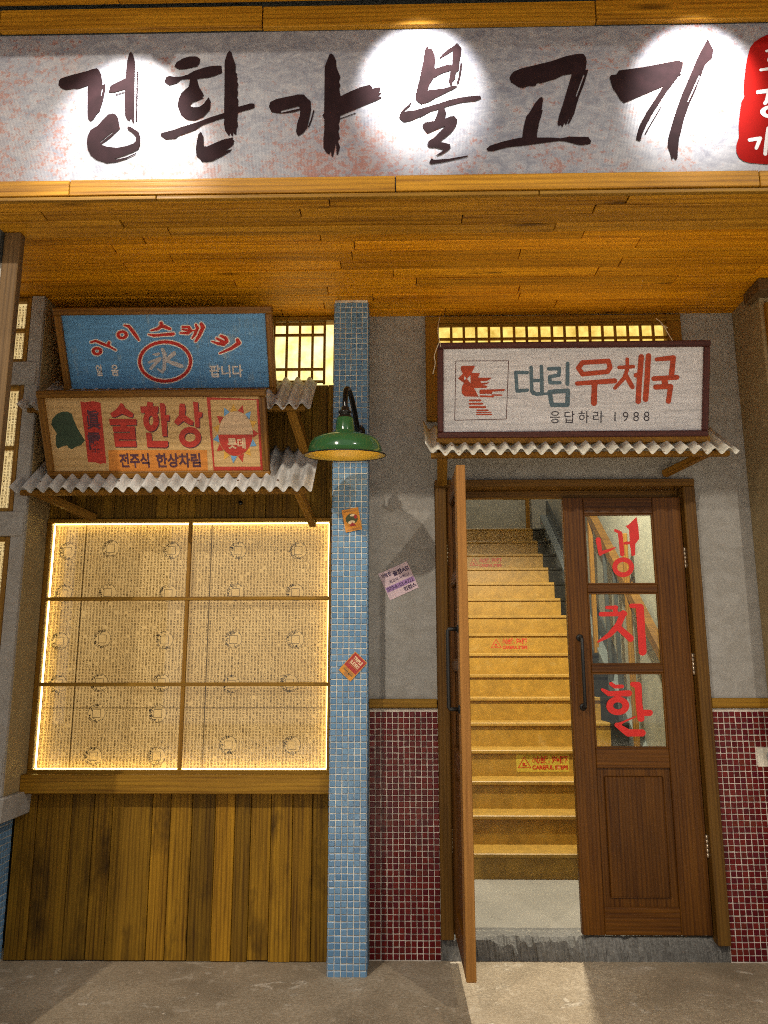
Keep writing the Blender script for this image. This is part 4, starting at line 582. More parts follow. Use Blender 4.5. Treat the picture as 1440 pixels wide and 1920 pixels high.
def cell(x, y, z, rz=0.0, s=1.0, sz=1.0):
    return Matrix.Translation((x + rnd.uniform(-.0008, .0008), y + rnd.uniform(-.0005, .0005), z + rnd.uniform(-.0008, .0008))) @ Matrix.Rotation(rz, 4, 'Z') @ Matrix.Rotation(R(rnd.uniform(-1.8, 1.8)), 4, 'Y') @ Matrix.Rotation(R(rnd.uniform(-2.2, 2.2)), 4, 'X') @ Matrix.Rotation(R(rnd.uniform(-2.2, 2.2)), 4, 'Z') @ Matrix.Diagonal((s, 1, sz, 1))
PT = 0.0285
colm = thing("tiled_column", "tall column clad in blue mosaic tiles carrying the green lamp", "column", (-0.2385, -0.1, 0))
under(colm, lambda: box("core", (-0.3235, -0.1965, -0.01), (-0.1535, -0.0005, 3.205), M['grout'], None, 0.002))
cells = [cell(-0.3235 + PT * (i + .5) * 0.994, -0.1965, -0.004 + PT * (k + .5)) for i in range(6) for k in range(112)]
side = [cell(-0.1535, -0.1965 + PT * (i + .5), -0.004 + PT * (k + .5), R(90)) for i in range(6) for k in range(112)] + [cell(-0.3235, -0.1965 + PT * (i + .5), -0.004 + PT * (k + .5), R(-90)) for i in range(6) for k in range(112)]
cells.sort(key=lambda c: (c.translation - cam.matrix_world.translation).length)
blue_me = tile_mesh("blue_tile", 0.0246)
tile_field(colm, cells[:300], blue_me, M['blue_tile'])
bm = bmesh.new(); inv = Matrix.Translation(-Vector(colm.location))
for c in cells[300:] + side:
    n = len(bm.verts); bm.from_mesh(blue_me); bm.verts.ensure_lookup_table()
    for v in bm.verts[n:]: v.co = inv @ c @ v.co
m2 = bpy.data.meshes.new("tiles"); bm.to_mesh(m2); bm.free(); stuff(link("tiles", m2, M['blue_tile'], colm))

red_me = tile_mesh("red_tile", 0.0236)
def dado(x0, nx, label, holes=None):
    t = thing("tiled_dado", label, "tiled panel", (x0 + nx * 0.0139, -0.005, 0), group="maroon mosaic panels beside the doorway")
    under(t, lambda: box("grout_bed", (x0, -0.010, -0.005), (x0 + nx * 0.0279, -0.0005, 1.134), M['grout_red'], None, 0.001))
    cc = [cell(x0 + 0.0279 * (i + .5), -0.010, 0.004 + 0.0279 * (k + .5)) for i in range(nx) for k in range(40) if not (holes and holes(x0 + 0.0279 * (i + .5), 0.004 + 0.0279 * (k + .5)))]
    tile_field(t, cc, red_me, M['red_tile'])
dado(-0.1475, 12, "maroon mosaic tile panel between the blue column and the open door")
dado(1.517, 11, "maroon mosaic tile panel right of the closed door with a grey plate", lambda x, z: x > 1.715 and 0.86 < z < 0.955)
pl = box("cover_plate", (1.718, -0.016, 0.862), (1.86, -0.0105, 0.950), M['grout'], None, 0.002)
tag(pl, "grey blank wall plate set into the right maroon tiles", "wall plate")
lathe("disc", [(0, -0.004), (0.036, -0.004), (0.04, 0.0)], M['plate'], pl, 28, (0.01, -0.0035, 0), (R(-90), 0, 0))

# ------------------------------------------------------------------ plank walls (left bay)
lowp = thing("plank_wall", "weathered dark upright planks below the large paper window", "plank wall", (-1.09, -0.02, 0))
def build_low():
    cut = [-1.848, -1.745, -1.575, -1.468, -1.378, -1.186, -1.098, -0.995, -0.882, -0.788, -0.712, -0.615, -0.512, -0.418, -0.336]
    for a, b in zip(cut, cut[1:]):
        j = rnd.uniform(-0.004, 0.003); box("plank", (a + .0012, -0.034 + j, 0.0 + rnd.uniform(0, .008)), (b - .0012, -0.012 + j, 0.775), M['plank'], None, 0.0025)
    box("backing", (-1.85, -0.010, 0.0), (-0.336, 0.04, 0.80), M['darksteel'], None, 0)
under(lowp, build_low)
upp = thing("plank_wall", "narrow upright brown planks behind the two hanging signs and the awnings", "plank wall", (-1.09, -0.02, 2.1))
def build_up():
    x = -1.83
    while x < -0.345:
        wd = rnd.uniform(0.058, 0.088); b = min(x + wd, -0.336)
        if b - x < 0.02: break
        j = rnd.uniform(-0.004, 0.004); top = 3.2 if b < -0.69 else 2.800
        box("plank", (x + .001, -0.034 + j, 2.082), (b - .001, -0.012 + j, top), M['plank_up'], None, 0.002); x = b
    box("backing", (-1.85, -0.010, 2.07), (-0.70, 0.04, 3.22), M['darksteel'], None, 0)
    box("backing", (-0.699, -0.010, 2.07), (-0.336, 0.04, 2.80), M['darksteel'], None, 0)
    lathe("knob", [(0, -.012), (.010, -.012), (.010, 0)], M['black_metal'], None, 16, (-0.81, -0.045, 2.16), (R(-90), 0, 0))
under(upp, build_up)

# ------------------------------------------------------------------ printed paper
def glyph(r):
    s = []
    def cons(x0, y0, x1, y1):
        k = r.randrange(9); mx = (x0 + x1) / 2
        if k == 0: s.extend([(x0, y1, x1, y1), (x1, y1, x1, y0)])
        elif k == 1: s.extend([(x0, y1, x0, y0), (x0, y0, x1, y0)])
        elif k == 2: s.extend([(x0, y1, x1, y1), (x0, y1, x0, y0), (x0, y0, x1, y0)])
        elif k == 3: s.extend([(x0, y1, x1, y1), (x0, y1, x0, y0), (x0, y0, x1, y0), (x1, y0, x1, y1)])
        elif k == 4: s.extend([(mx, y1, x0, y0), (mx, y1, x1, y0)])
        elif k in (5, 8):
            p = [(mx + (x1 - x0) / 2 * math.cos(a * math.pi / 3), (y0 + y1) / 2 + (y1 - y0) / 2 * math.sin(a * math.pi / 3)) for a in range(6)]
            for a in range(6): s.append((*p[a], *p[(a + 1) % 6]))
        elif k == 6: s.extend([(x0, y1, x1, y1), (x1, y1, x1, (y0 + y1) / 2), (x0, (y0 + y1) / 2, x1, (y0 + y1) / 2), (x0, (y0 + y1) / 2, x0, y0), (x0, y0, x1, y0)])
        else: s.extend([(x0, y1, x1, y1), (mx, y1, x0, y0), (mx, y1, x1, y0)])
    fin = r.random() < 0.45; lo = 0.42 if fin else 0.06
    if r.random() < 0.6:
        cons(0.05, lo, 0.55, 0.95); x = 0.8; s.append((x, lo - 0.02, x, 1.0))
        q = r.random()
        if q < 0.35: s.append((x, (lo + 1) / 2, 1.0, (lo + 1) / 2))
        elif q < 0.7: s.append((0.6, (lo + 1) / 2, x, (lo + 1) / 2))
    else:
        cons(0.2, lo + (1 - lo) * 0.4, 0.8, 1.0); y = lo + (1 - lo) * 0.16; s.append((0, y, 1, y))
        if r.random() < 0.7: s.append((0.5, y, 0.5, y + (1 - lo) * 0.2))
    if fin: cons(0.2, 0.0, 0.8, 0.30)
    return s
def print_bm(bm, x0, x1, z0, z1, y, px, pz, size, wd, r, skip=None):
    nx, nz = int((x1 - x0) / px), int((z1 - z0) / pz)
    for i in range(nx):
        for k in range(nz):
            cx, cz = x0 + (i + .5) * px, z0 + (k + .5) * pz
            if r.random() < 0.012 or (skip and skip(cx, cz)): continue
            ox, oz = cx - size / 2 + r.uniform(-.0006, .0006), cz - size / 2 + r.uniform(-.0006, .0006)
            for a, b, c, d in glyph(r):
                p, q = Vector((ox + a * size, oz + b * size)), Vector((ox + c * size, oz + d * size))
                t = (q - p); 
                if t.length < 1e-6: continue
                n = Vector((-t.y, t.x)).normalized() * wd / 2; y_ = y
                bm.faces.new([bm.verts.new((v.x, y_, v.y)) for v in (p - n, q - n, q + n, p + n)])
def coin_bm(bm, cx, cz, ra, y, r):
    def seg(p, q, wd):
        t = Vector(q) - Vector(p); n = Vector((-t.y, t.x)).normalized() * wd / 2
        bm.faces.new([bm.verts.new((v.x, y, v.y)) for v in (Vector(p) - n, Vector(q) - n, Vector(q) + n, Vector(p) + n)])
    def arc(rad, a0, a1, wd, n=26, gaps=0.12):
        for i in range(n):
            if r.random() < gaps: continue
            t0, t1 = a0 + (a1 - a0) * i / n, a0 + (a1 - a0) * (i + 1) / n
            seg((cx + rad * math.cos(t0), cz + rad * math.sin(t0)), (cx + rad * math.cos(t1), cz + rad * math.sin(t1)), wd)
    arc(ra, 0, 2 * math.pi, 0.0022); arc(ra * 0.86, R(70), R(310), 0.0026, 20, 0.3)
    s = ra * 0.46
    for p, q in (((-s, -s), (s, -s)), ((s, -s), (s, s)), ((s, s), (-s, s)), ((-s, s), (-s, -s))): seg((cx + p[0], cz + p[1]), (cx + q[0], cz + q[1]), 0.0024)
    for _ in range(26):
        a = R(r.uniform(80, 300)); d = ra * r.uniform(0.56, 0.92); b = a + r.uniform(-.5, .5); l = r.uniform(.004, .011)
        seg((cx + d * math.cos(a), cz + d * math.sin(a)), (cx + d * math.cos(a) + l * math.cos(b), cz + d * math.sin(a) + l * math.sin(b)), r.uniform(.002, .005))

big = thing("paper_window", "large lit window of printed paper with coin circles in six panes", "window", (-1.07, -0.03, 0.85))
def build_big():
    r = random.Random(3)
    X0, X1, Z0, Z1 = -1.798, -0.337, 0.832, 2.080
    box("frame_rail", (X0, -0.060, Z1 - 0.020), (X1, 0.012, Z1), M['trimx']); box("frame_rail", (X0, -0.060, Z0), (X1, 0.012, Z0 + 0.018), M['trimx'])
    box("frame_stile", (X0, -0.0595, Z0 + 0.0185), (X0 + 0.024, 0.012, Z1 - 0.0205), M['trimz']); box("frame_stile", (X1 - 0.015, -0.0595, Z0 + 0.0185), (X1, 0.012, Z1 - 0.0205), M['trimz'])
    xi0, xi1, zi0, zi1 = X0 + 0.024, X1 - 0.015, Z0 + 0.018, Z1 - 0.020
    box("muntin", (-1.071, -0.056, zi0), (-1.053, -0.036, zi1), M['trimz'], None, 0.002)
    for z in (1.252, 1.672): box("muntin", (xi0, -0.0585, z - 0.009), (xi1, -0.0345, z + 0.009), M['trimx'], None, 0.002)
    pap = box("paper_sheet", (X0, 0.000, Z0), (X1, 0.003, Z1), M['paper'], None, 0)
    bm = bmesh.new()
    cs = []
    for px, pz in COINS: cs.append((px, pz))
    near = lambda x, z: any((x - a) ** 2 + (z - b) ** 2 < 0.041 ** 2 for a, b in cs)
    print_bm(bm, xi0, xi1, zi0, zi1, -0.0012, 0.0166, 0.0150, 0.0120, 0.0017, r, near)
    stuff(link("printed_columns", to_me("printed_columns", bm), M['ink']))
    bm = bmesh.new()
    for a, b in cs: coin_bm(bm, a, b, 0.043, -0.0016, r)
    link("coin_print", to_me("coin_print", bm), M['coin_ink'])
    boxes("paper_seam", [((-1.62, -0.0022, zi0), (-1.614, -0.0018, zi1)), ((-0.965, -0.0022, zi0), (-0.960, -0.0018, zi1)), ((xi0, -0.0022, 1.135), (xi1, -0.0018, 1.139))], M['ink'], None, 0)
    for lo, hi in (((xi0 + .0005, -.030, zi0 + .005), (xi0 + .0045, -.020, zi1 - .005)), ((xi1 - .0045, -.030, zi0 + .005), (xi1 - .0005, -.020, zi1 - .005)), ((xi0 + .005, -.030, zi1 - .0045), (xi1 - .005, -.020, zi1 - .0005)), ((xi0 + .005, -.030, zi0 + .0005), (xi1 - .005, -.020, zi0 + .0045))):
        box("led_strip", lo, hi, M['led'], None, 0)
    zz = [zi0, 1.252, 1.672, zi1]
    for a, b in zip(zz, zz[1:]):
        for c, d in ((xi0, -1.062), (-1.062, xi1)): box("pane", (c + .002, -0.0475, a + .002), (d - .002, -0.0445, b - .002), M['glass'], None, 0)
    box("sill", (-1.800, -0.118, 0.750), (-0.3255, -0.036, 0.836), M['trimx'], None, 0.004)
COINS = [(-1.708, 1.922), (-1.484, 1.934), (-1.167, 1.923), (-1.712, 1.703), (-1.484, 1.708), (-1.174, 1.704), (-1.712, 1.464), (-1.496, 1.475), (-1.18, 1.469), (-1.496, 1.259), (-1.186, 1.259), (-1.701, 1.254), (-0.825, 1.922), (-0.515, 1.92), (-0.83, 1.707), (-0.525, 1.706), (-0.833, 1.471), (-0.521, 1.47), (-0.836, 1.251), (-0.545, 1.256), (-1.502, 0.907), (-1.19, 0.908), (-1.5, 1.111), (-1.195, 1.11), (-0.84, 0.96), (-0.527, 0.96)]
under(big, build_big)

# ------------------------------------------------------------------ transom windows
def transom(label, X0, X1, Z0, Z1, bx, bz, glow, frame, strip=None):
    t = thing("transom_window", label, "window", ((X0 + X1) / 2, 0, Z0), group="lit transom windows under the ceiling")
    fw = frame
    def b():
        box("frame_rail", (X0 - fw[0], -0.030, Z1), (X1 + fw[1], 0.06, Z1 + fw[2]), M['trimx'])
        if fw[3]: box("frame_rail", (X0 - fw[0], -0.030, Z0 - fw[3]), (X1 + fw[1], 0.06, Z0), M['trimx'])
        box("frame_stile", (X0 - fw[0], -0.0295, Z0), (X0, 0.06, Z1), M['trimz']); box("frame_stile", (X1, -0.0295, Z0), (X1 + fw[1], 0.06, Z1), M['trimz'])
        for x in bx: box("muntin", (x - .0065, -0.012, Z0), (x + .0065, 0.002, Z1), M['trimz'], None, 0.001)
        for z, h in bz: box("muntin", (X0, -0.0135, z - h / 2), (strip or X1, 0.0005, z + h / 2), M['trimx'], None, 0.001)
        box("lit_paper", (X0, 0.030, Z0), (X1, 0.034, Z1), glow, None, 0)
    under(t, b); return t
transom("lit transom with square lattice between the blue sign and the tiled column", -1.0, -0.344, 2.815, 3.170, [-0.394, -0.459, -0.528, -0.598, -0.668, -0.738], [(3.158, .014), (3.095, .013), (2.899, .013), (2.829, .013)], M['transom_l'], (0.02, 0.006, 0.024, 0), strip=-0.392)
transom("wide lit transom with a row of small square panes above the white sign", 0.222, 1.438, 2.62, 3.150, [0.222 + 0.0676 * i for i in range(1, 18)], [(3.141, .016), (3.062, .013), (2.9, .012), (2.75, .012)], M['transom'], (0.072, 0.076, 0.036, 0.02))

# ------------------------------------------------------------------ left pier with small paper windows
pier = thing("plaster_pier", "grey plaster pier at the far left with small paper windows and blue tiled foot", "pier", (-2.0, -0.2, 0))
def build_pier():
    r = random.Random(5)
    box("side_board", (-1.835, -0.2595, 0.76), (-1.800, -0.0365, 3.20), M['pier_side'], None, 0.002)
    box("post", (-1.866, -0.285, 0.76), (-1.8005, -0.260, 3.20), M['plaster_pier'], None, 0.003)
    for a, b in ((2.722, 2.842), (1.955, 2.075), (0.80, 0.93)): box("rail", (-2.5, -0.292, a), (-1.812 if a > 2.5 else -1.806, -0.2605, b), M['plaster_pier'], None, 0.003)
    for a, b in ((2.842, 3.195), (2.075, 2.722), (0.93, 1.955)):
        w_ = bpy.data.objects.new("paper_window", None); COL.objects.link(w_); w_.location = (-2.1, -0.255, a)
        def bw():
            box("frame_stile", (-1.894, -0.2795, a), (-1.868, -0.245, b), M['trimz']); box("frame_rail", (-2.5, -0.279, a), (-1.8945, -0.245, a + .020), M['trimx']); box("frame_rail", (-2.5, -0.279, b - .022), (-1.8945, -0.245, b), M['trimx'])
            n = 1 if b - a < 0.8 else 2
            for k in range(n): z = a + (b - a) * (k + 1) / (n + 1); box("muntin", (-2.5, -0.277, z - .009), (-1.8945, -0.250, z + .009), M['trimx'])
            box("lit_paper", (-2.5, -0.2475, a), (-1.894, -0.2445, b), M['side_paper'], None, 0)
            bm = bmesh.new(); print_bm(bm, -2.15, -1.895, a + .02, b - .022, -0.2485, 0.0166, 0.0150, 0.0118, 0.0018, r)
            stuff(link("printed_columns", to_me("printed_columns", bm), M['ink']))
        under(w_, bw)
    bm = bmesh.new()
    for (z, x0, y0), in ():
        pass
    add_box(bm, (-2.5, -0.315, 0.652), (-1.772, -0.0365, 0.760), 0.004)
    for v in bm.verts:
        if v.co.z < 0.7 and v.co.x > -1.9: v.co.x -= 0.006
    link("ledge", to_me("ledge", bm), M['plaster_pier'])
    box("core", (-2.5, -0.262, -0.01), (-1.8565, -0.0365, 0.651), M['grout'], None, 0)
    box("core", (-2.5, -0.243, 0.70), (-1.836, -0.03, 3.2), M['darksteel'], None, 0)
under(pier, build_pier)
bm = bmesh.new(); inv = Matrix.Translation(-Vector(pier.location))
for c in [cell(-1.8565, -0.038 - PT * (i + .5), 0.010 + PT * (k + .5), R(90)) for i in range(7) for k in range(22)] + [cell(-1.87 - PT * i, -0.262, 0.010 + PT * (k + .5)) for i in range(8) for k in range(22)]:
    n = len(bm.verts); bm.from_mesh(blue_me); bm.verts.ensure_lookup_table()
    for v in bm.verts[n:]: v.co = inv @ c @ v.co
m2 = bpy.data.meshes.new("tiles"); bm.to_mesh(m2); bm.free(); stuff(link("tiles", m2, M['blue_tile'], pier))

npost = thing("timber_post", "rough timber post at the upper left edge under the boxed beam", "post", (-1.5, -1.13, 0))
def build_npost():
    box("board", (-1.555, -1.150, 0.0), (-1.490, -1.110, 3.033), M['postz'], None, 0.003)
    box("white_panel", (-2.1, -1.138, 0.0), (-1.556, -1.118, 3.033), M['plaster_pier'], None, 0.002)
    box("bracket", (-1.600, -1.175, 2.905), (-1.5565, -1.1385, 3.033), M['darksteel'], None, 0.003)
under(npost, build_npost)

# ------------------------------------------------------------------ doorway
frame = thing("door_frame", "dark timber door frame around the double doors and the stairs", "door frame", (0.85, 0, 0.1))
def build_frame():
    box("jamb", (0.187, -0.040, 0.098), (0.246, 0.085, 2.238), M['framez'], None, 0.004); box("jamb", (1.454, -0.040, 0.078), (1.513, 0.085, 2.238), M['framez'], None, 0.004)
    box("head", (0.187, -0.041, 2.2385), (1.513, 0.085, 2.278), M['framex'], None, 0.004)
    box("stop", (0.2465, 0.052, 0.1), (0.268, 0.084, 2.2375), M['framez'], None, 0.002); box("stop", (1.432, 0.052, 0.1), (1.4535, 0.084, 2.2375), M['framez'], None, 0.002)
    box("stop", (0.2685, 0.052, 2.198), (1.4315, 0.084, 2.2375), M['framex'], None, 0.002)
under(frame, build_frame)
def leaf(label, mirror, loc, rz, letters, wd=0.606):
    """hinge line on local x = 0, leaf to +x (mirror: to -x), outer face towards -y"""
    t = thing("wooden_door", label, "door", loc, (0, 0, rz), "double doors of the stair entrance")
    s = -1 if mirror else 1
    def B(name, x0, x1, y0, y1, z0, z1, m, bev=0.003, par=None):
        a, b = sorted((s * x0, s * x1)); return box(name, (a, y0, z0), (b, y1, z1), m, par or t, bev)
    zt = 2.190; zb = 0.108; hs, fs = 0.147, 0.105          # hinge stile, free stile
    B("stile", 0.002, hs, -.02, .02, zb, zt, M['doorz']); B("stile", wd - fs, wd, -.02, .02, zb, zt, M['doorz'] if mirror else M['edge'])
    for a, b in ((2.104, zt), (1.700, 1.741), (1.304, 1.343), (0.853, 0.945), (zb, 0.228)): B("rail", hs + .0005, wd - fs - .0005, -.0195, .0195, a, b, M['doorx'])
    pans = []
    for a, b in ((1.741, 2.104), (1.343, 1.700), (0.945, 1.304)):
        p = B("pane", hs - .004, wd - fs + .004, -.004, .002, a - .004, b + .004, M['door_glass'], 0.0); pans.append(p)
        for q in ((a, a + .008), (b - .008, b)): B("glazing_bead", hs + .009, wd - fs - .009, -.0165, -.0045, *q, M['doorx'], .001)
        for q in ((hs + .0006, hs + .0086), (wd - fs - .0086, wd - fs - .0006)): B("glazing_bead", *q, -.0165, -.0045, a, b, M['doorz'], .001)
    B("panel", hs - .004, wd - fs + .004, -.006, .006, 0.222, 0.859, M['doorz'], 0.0)
    B("panel_field", hs + .035, wd - fs - .035, -.0125, -.0065, 0.268, 0.815, M['doorz'], .006)
    hx = s * (wd - 0.054)
    tube("handle", [(hx, -.02, 1.475), (hx, -.062, 1.475), (hx, -.066, 1.468), (hx, -.066, 1.147), (hx, -.062, 1.140), (hx, -.02, 1.140)], 0.0085, M['handle'], t, 12)
    for z in (1.475, 1.140): lathe("handle_rose", [(0, -.006), (.016, -.006), (.018, 0)], M['handle'], t, 20, (hx, -.0205, z), (R(-90), 0, 0))
    for z in (1.875, 1.345, 0.50):
        h = bpy.data.objects.new("hinge", None); COL.objects.link(h); h.parent = t; h.location = (s * 0.001, -.026, z)
        for k in range(5): lathe("knuckle", [(0, 0), (.0065, 0), (.0065, .0195), (0, .0195)], M['hinge'], h, 12, (0, 0, -.05 + k * .0205))
    if letters:
        for key, p in zip(letters, pans):
            g = [[[(u - loc[0] - p.location.x, v - loc[2] - p.location.z) for u, v in L] for L in gr] for gr in decode(key)]
            flat("red_letter", g, -0.0062, M['door_red'], p)
    return t
leaf("closed wooden door with three glass panes painted with red letters", True, (1.4525, 0.0255, 0.0), 0.0, ('door_a', 'door_b', 'door_c'))
leaf("open wooden door seen edge on, swung out towards the street", False, (0.2685, -0.004, 0.022), R(-90) + R(0.6), None, 0.60)

# chipped concrete threshold
bm = bmesh.new(); r = random.Random(11); nx = 200
top_f, top_b, bot = [], [], []
for i in range(nx + 1):
    x = 0.19 + (1.53 - 0.19) * i / nx
    ch = max(0, math.sin(x * 9 + 1) * math.sin(x * 23)) * 0.022 + r.uniform(0, .006)
    if 0.45 < x < 1.1: ch += r.uniform(0, .010) + max(0, math.sin(x * 61) * math.sin(x * 37 + 1)) * 0.03
    top_b.append(bm.verts.new((x, 0.14, 0.098))); top_f.append((bm.verts.new((x, 0.012 + ch * .7, 0.098 - r.uniform(0, .002))), bm.verts.new((x, 0.002 + r.uniform(-.004, .004), 0.092 - ch)), bm.verts.new((x, -0.004 + r.uniform(-.006, .005), 0.045 - ch * .5 + r.uniform(-.008, .008))), bm.verts.new((x, -0.006 + r.uniform(-.004, .006), -0.01))))
for i in range(nx):
    seq0 = [top_b[i], *top_f[i]]; seq1 = [top_b[i + 1], *top_f[i + 1]]
    for k in range(4): bm.faces.new((seq0[k], seq1[k], seq1[k + 1], seq0[k + 1]))
tag(link("threshold", to_me("threshold", bm), M['threshold']), "chipped grey concrete step under the double doors", "doorstep")

# ------------------------------------------------------------------ stairwell
structure(box("landing_floor", (0.10, 0.09, -0.05), (1.72, 1.10, 0.0975), M['landing'], None, 0))
structure(box("upper_landing_floor", (0.10, 4.25, 2.60), (2.6, 5.7, 2.735), M['stone'], None, 0))
structure(boxes("stairwell_wall", [((0.03, 0.125, -0.05), (0.098, 5.72, 5.0)), ((1.705, 0.125, -0.05), (1.80, 4.7, 5.0)), ((0.10, 5.66, 2.5), (2.7, 5.74, 5.0)), ((1.8005, 4.6, 2.5), (2.7, 4.7, 5.0))], M['white_wall'], None, 0))
structure(boxes("stairwell_ceiling", [((0.03, 0.121, 3.62), (1.80, 1.9, 3.70)), ((0.03, 1.9, 4.92), (2.7, 5.72, 5.0)), ((0.03, 1.86, 3.70), (1.80, 1.9, 5.0)), ((0.03, 0.095, 3.231), (1.80, 0.119, 3.70))], M['white_wall'], None, 0))
st = thing("staircase", "straight flight of yellow stone stairs with black edges behind the doors", "stairs", (0.85, 0.96, 0.1))
def build_stairs():
    zt = [0.0975 + 0.166 * (i + 1) - 0.02 * max(0, 3 - i) / 3 for i in range(16)]
    for i in range(16):
        y = 0.965 + 0.217 * i; z0 = 0.0975 if i == 0 else zt[i - 1]; z1 = zt[i]; xr = 1.575 - 0.034 * y
        yb = y + 0.217 + 0.02
        box("riser", (0.099, y + 0.014, z0 - .01), (xr, y + 0.034, z1 - 0.0265), M['stone'], None, 0)
        bm = bmesh.new(); add_box(bm, (0.099, y, z1 - 0.026), (xr, yb, z1), 0.005)
        link("tread", to_me("tread", bm), M['stone_nose'])
        box("black_riser", (xr + .001, y + 0.0135, z0 - .01), (xr + 0.13, y + 0.034, z1 - 0.0265), M['black_stone'], None, 0)
        box("black_tread", (xr + .001, y - .0005, z1 - 0.026), (xr + 0.13, yb, z1), M['black_stone'], None, 0.004)
    def slanted(name, x0, x1, dz0, dz1, m, y0=0.80, y1=4.45):
        bm = bmesh.new(); k = 0.166 / 0.217; zl = lambda y: 0.0975 + 0.166 + (y - 0.965) * k
        vs_ = []
        for y in (y0, y1):
            sk = -0.034 * y
            for x, d in ((x0, dz0), (x1, dz0), (x1, dz1), (x0, dz1)): vs_.append(bm.verts.new((x + sk, y, zl(y) + d)))
        for f in ((0, 1, 2, 3), (7, 6, 5, 4), (0, 4, 5, 1), (1, 5, 6, 2), (2, 6, 7, 3), (3, 7, 4, 0)): bm.faces.new([vs_[a] for a in f])
        return link(name, to_me(name, bm), m)
    slanted("stringer_cap", 1.706, 1.775, -0.10, 0.012, M['steel']); slanted("stringer_board", 1.7765, 1.80, -0.2, 0.17, M['darksteel'])
under(st, build_stairs)
hr = thing("handrail", "sloping timber handrail on upright posts along the right side of the stairs", "handrail", (1.66, 2.4, 0.5))
def build_hr():
    k = 0.166 / 0.217; zl = lambda y: 0.2635 + (y - 0.965) * k
    bm = bmesh.new(); vs_ = []
    for y in (0.9, 4.4):
        for x, d in ((1.625, 1.07), (1.685, 1.07), (1.685, 1.15), (1.625, 1.15)): vs_.append(bm.verts.new((x - .01 * y, y, zl(y) + d)))
    for f in ((0, 1, 2, 3), (7, 6, 5, 4), (0, 4, 5, 1), (1, 5, 6, 2), (2, 6, 7, 3), (3, 7, 4, 0)): bm.faces.new([vs_[a] for a in f])
    link("rail", to_me("rail", bm), M['framex'])
    for y in (1.62, 2.55, 3.45): box("post", (1.628 - .01 * y, y - .022, zl(y) - .05), (1.662 - .01 * y, y + .022, zl(y) + 1.5), M['trimz'])
    for y in (1.95, 2.2): box("baluster", (1.640 - .01 * y, y - .014, zl(y)), (1.668 - .01 * y, y + .014, zl(y) + 1.08), M['darksteel'])
under(hr, build_hr)
tw = thing("corner_post", "slim timber corner post at the head of the stairs", "post", (1.62, 5.6, 2.73))
under(tw, lambda: (box("upright", (1.60, 5.60, 2.74), (1.645, 5.655, 4.2), M['trimz']), box("arm", (1.30, 5.61, 3.42), (1.60, 5.65, 3.50), M['trimx'])))

def sticker_root(name, label, cat, c, rot, group=None, face=0.0):
    return thing(name, label, cat, c, (0, -rot, 0), group)
for i, (x0, x1) in ((3, (0.80, 1.16)), (8, (0.765, 1.09)), (13, (0.70, 1.04))):
    y = 0.965 + 0.217 * i + 0.014; z = 0.0975 + 0.166 * (i + 1) - 0.085; wv_, hv = (x1 - x0), 0.118
    lab = {3: "lowest yellow warning sticker with red characters on a stair riser, clearly legible", 8: "faded warning sticker on the stair riser at the middle of the flight", 13: "faint warning sticker high on the stairs, half behind the open door"}[i]
    s_ = thing("warning_sticker", lab, "sticker", ((x0 + x1) / 2, y - 0.001, z), (0, 0, 0), "warning stickers on the stairs")
    flat("backing", [rect(-wv_ / 2, -hv / 2, wv_ / 2, hv / 2)], 0, M['warn_yellow'] if i == 3 else M['stone'], s_)
    tx = -wv_ / 2 + 0.055
    tri = lambda k: [(tx - .046 * k, -.034 * k), (tx + .046 * k, -.034 * k), (tx, .044 * k)]
    flat("triangle", [[tri(1.0), [(a, b - .002) for a, b in tri(0.82)]]], -0.0006, M['warn_red'], s_)
    flat("pictogram", [oval(tx - .004, -.006, .010, .007), rect(tx - .014, -.022, tx + .016, -.015)], -0.0006, M['warn_red'], s_)
    text("chinese_warning", "小心台階，注意脚下", -wv_ / 2 + 0.108, -0.006, wv_ / 2 - .008, 0.048, -0.0006, M['warn_red'], s_, 0.045)
    text("english_warning", "CAREFUL STEPS", -wv_ / 2 + 0.108, -0.044, wv_ / 2 - .008, -0.016, -0.0006, M['warn_red'], s_, 0.045)

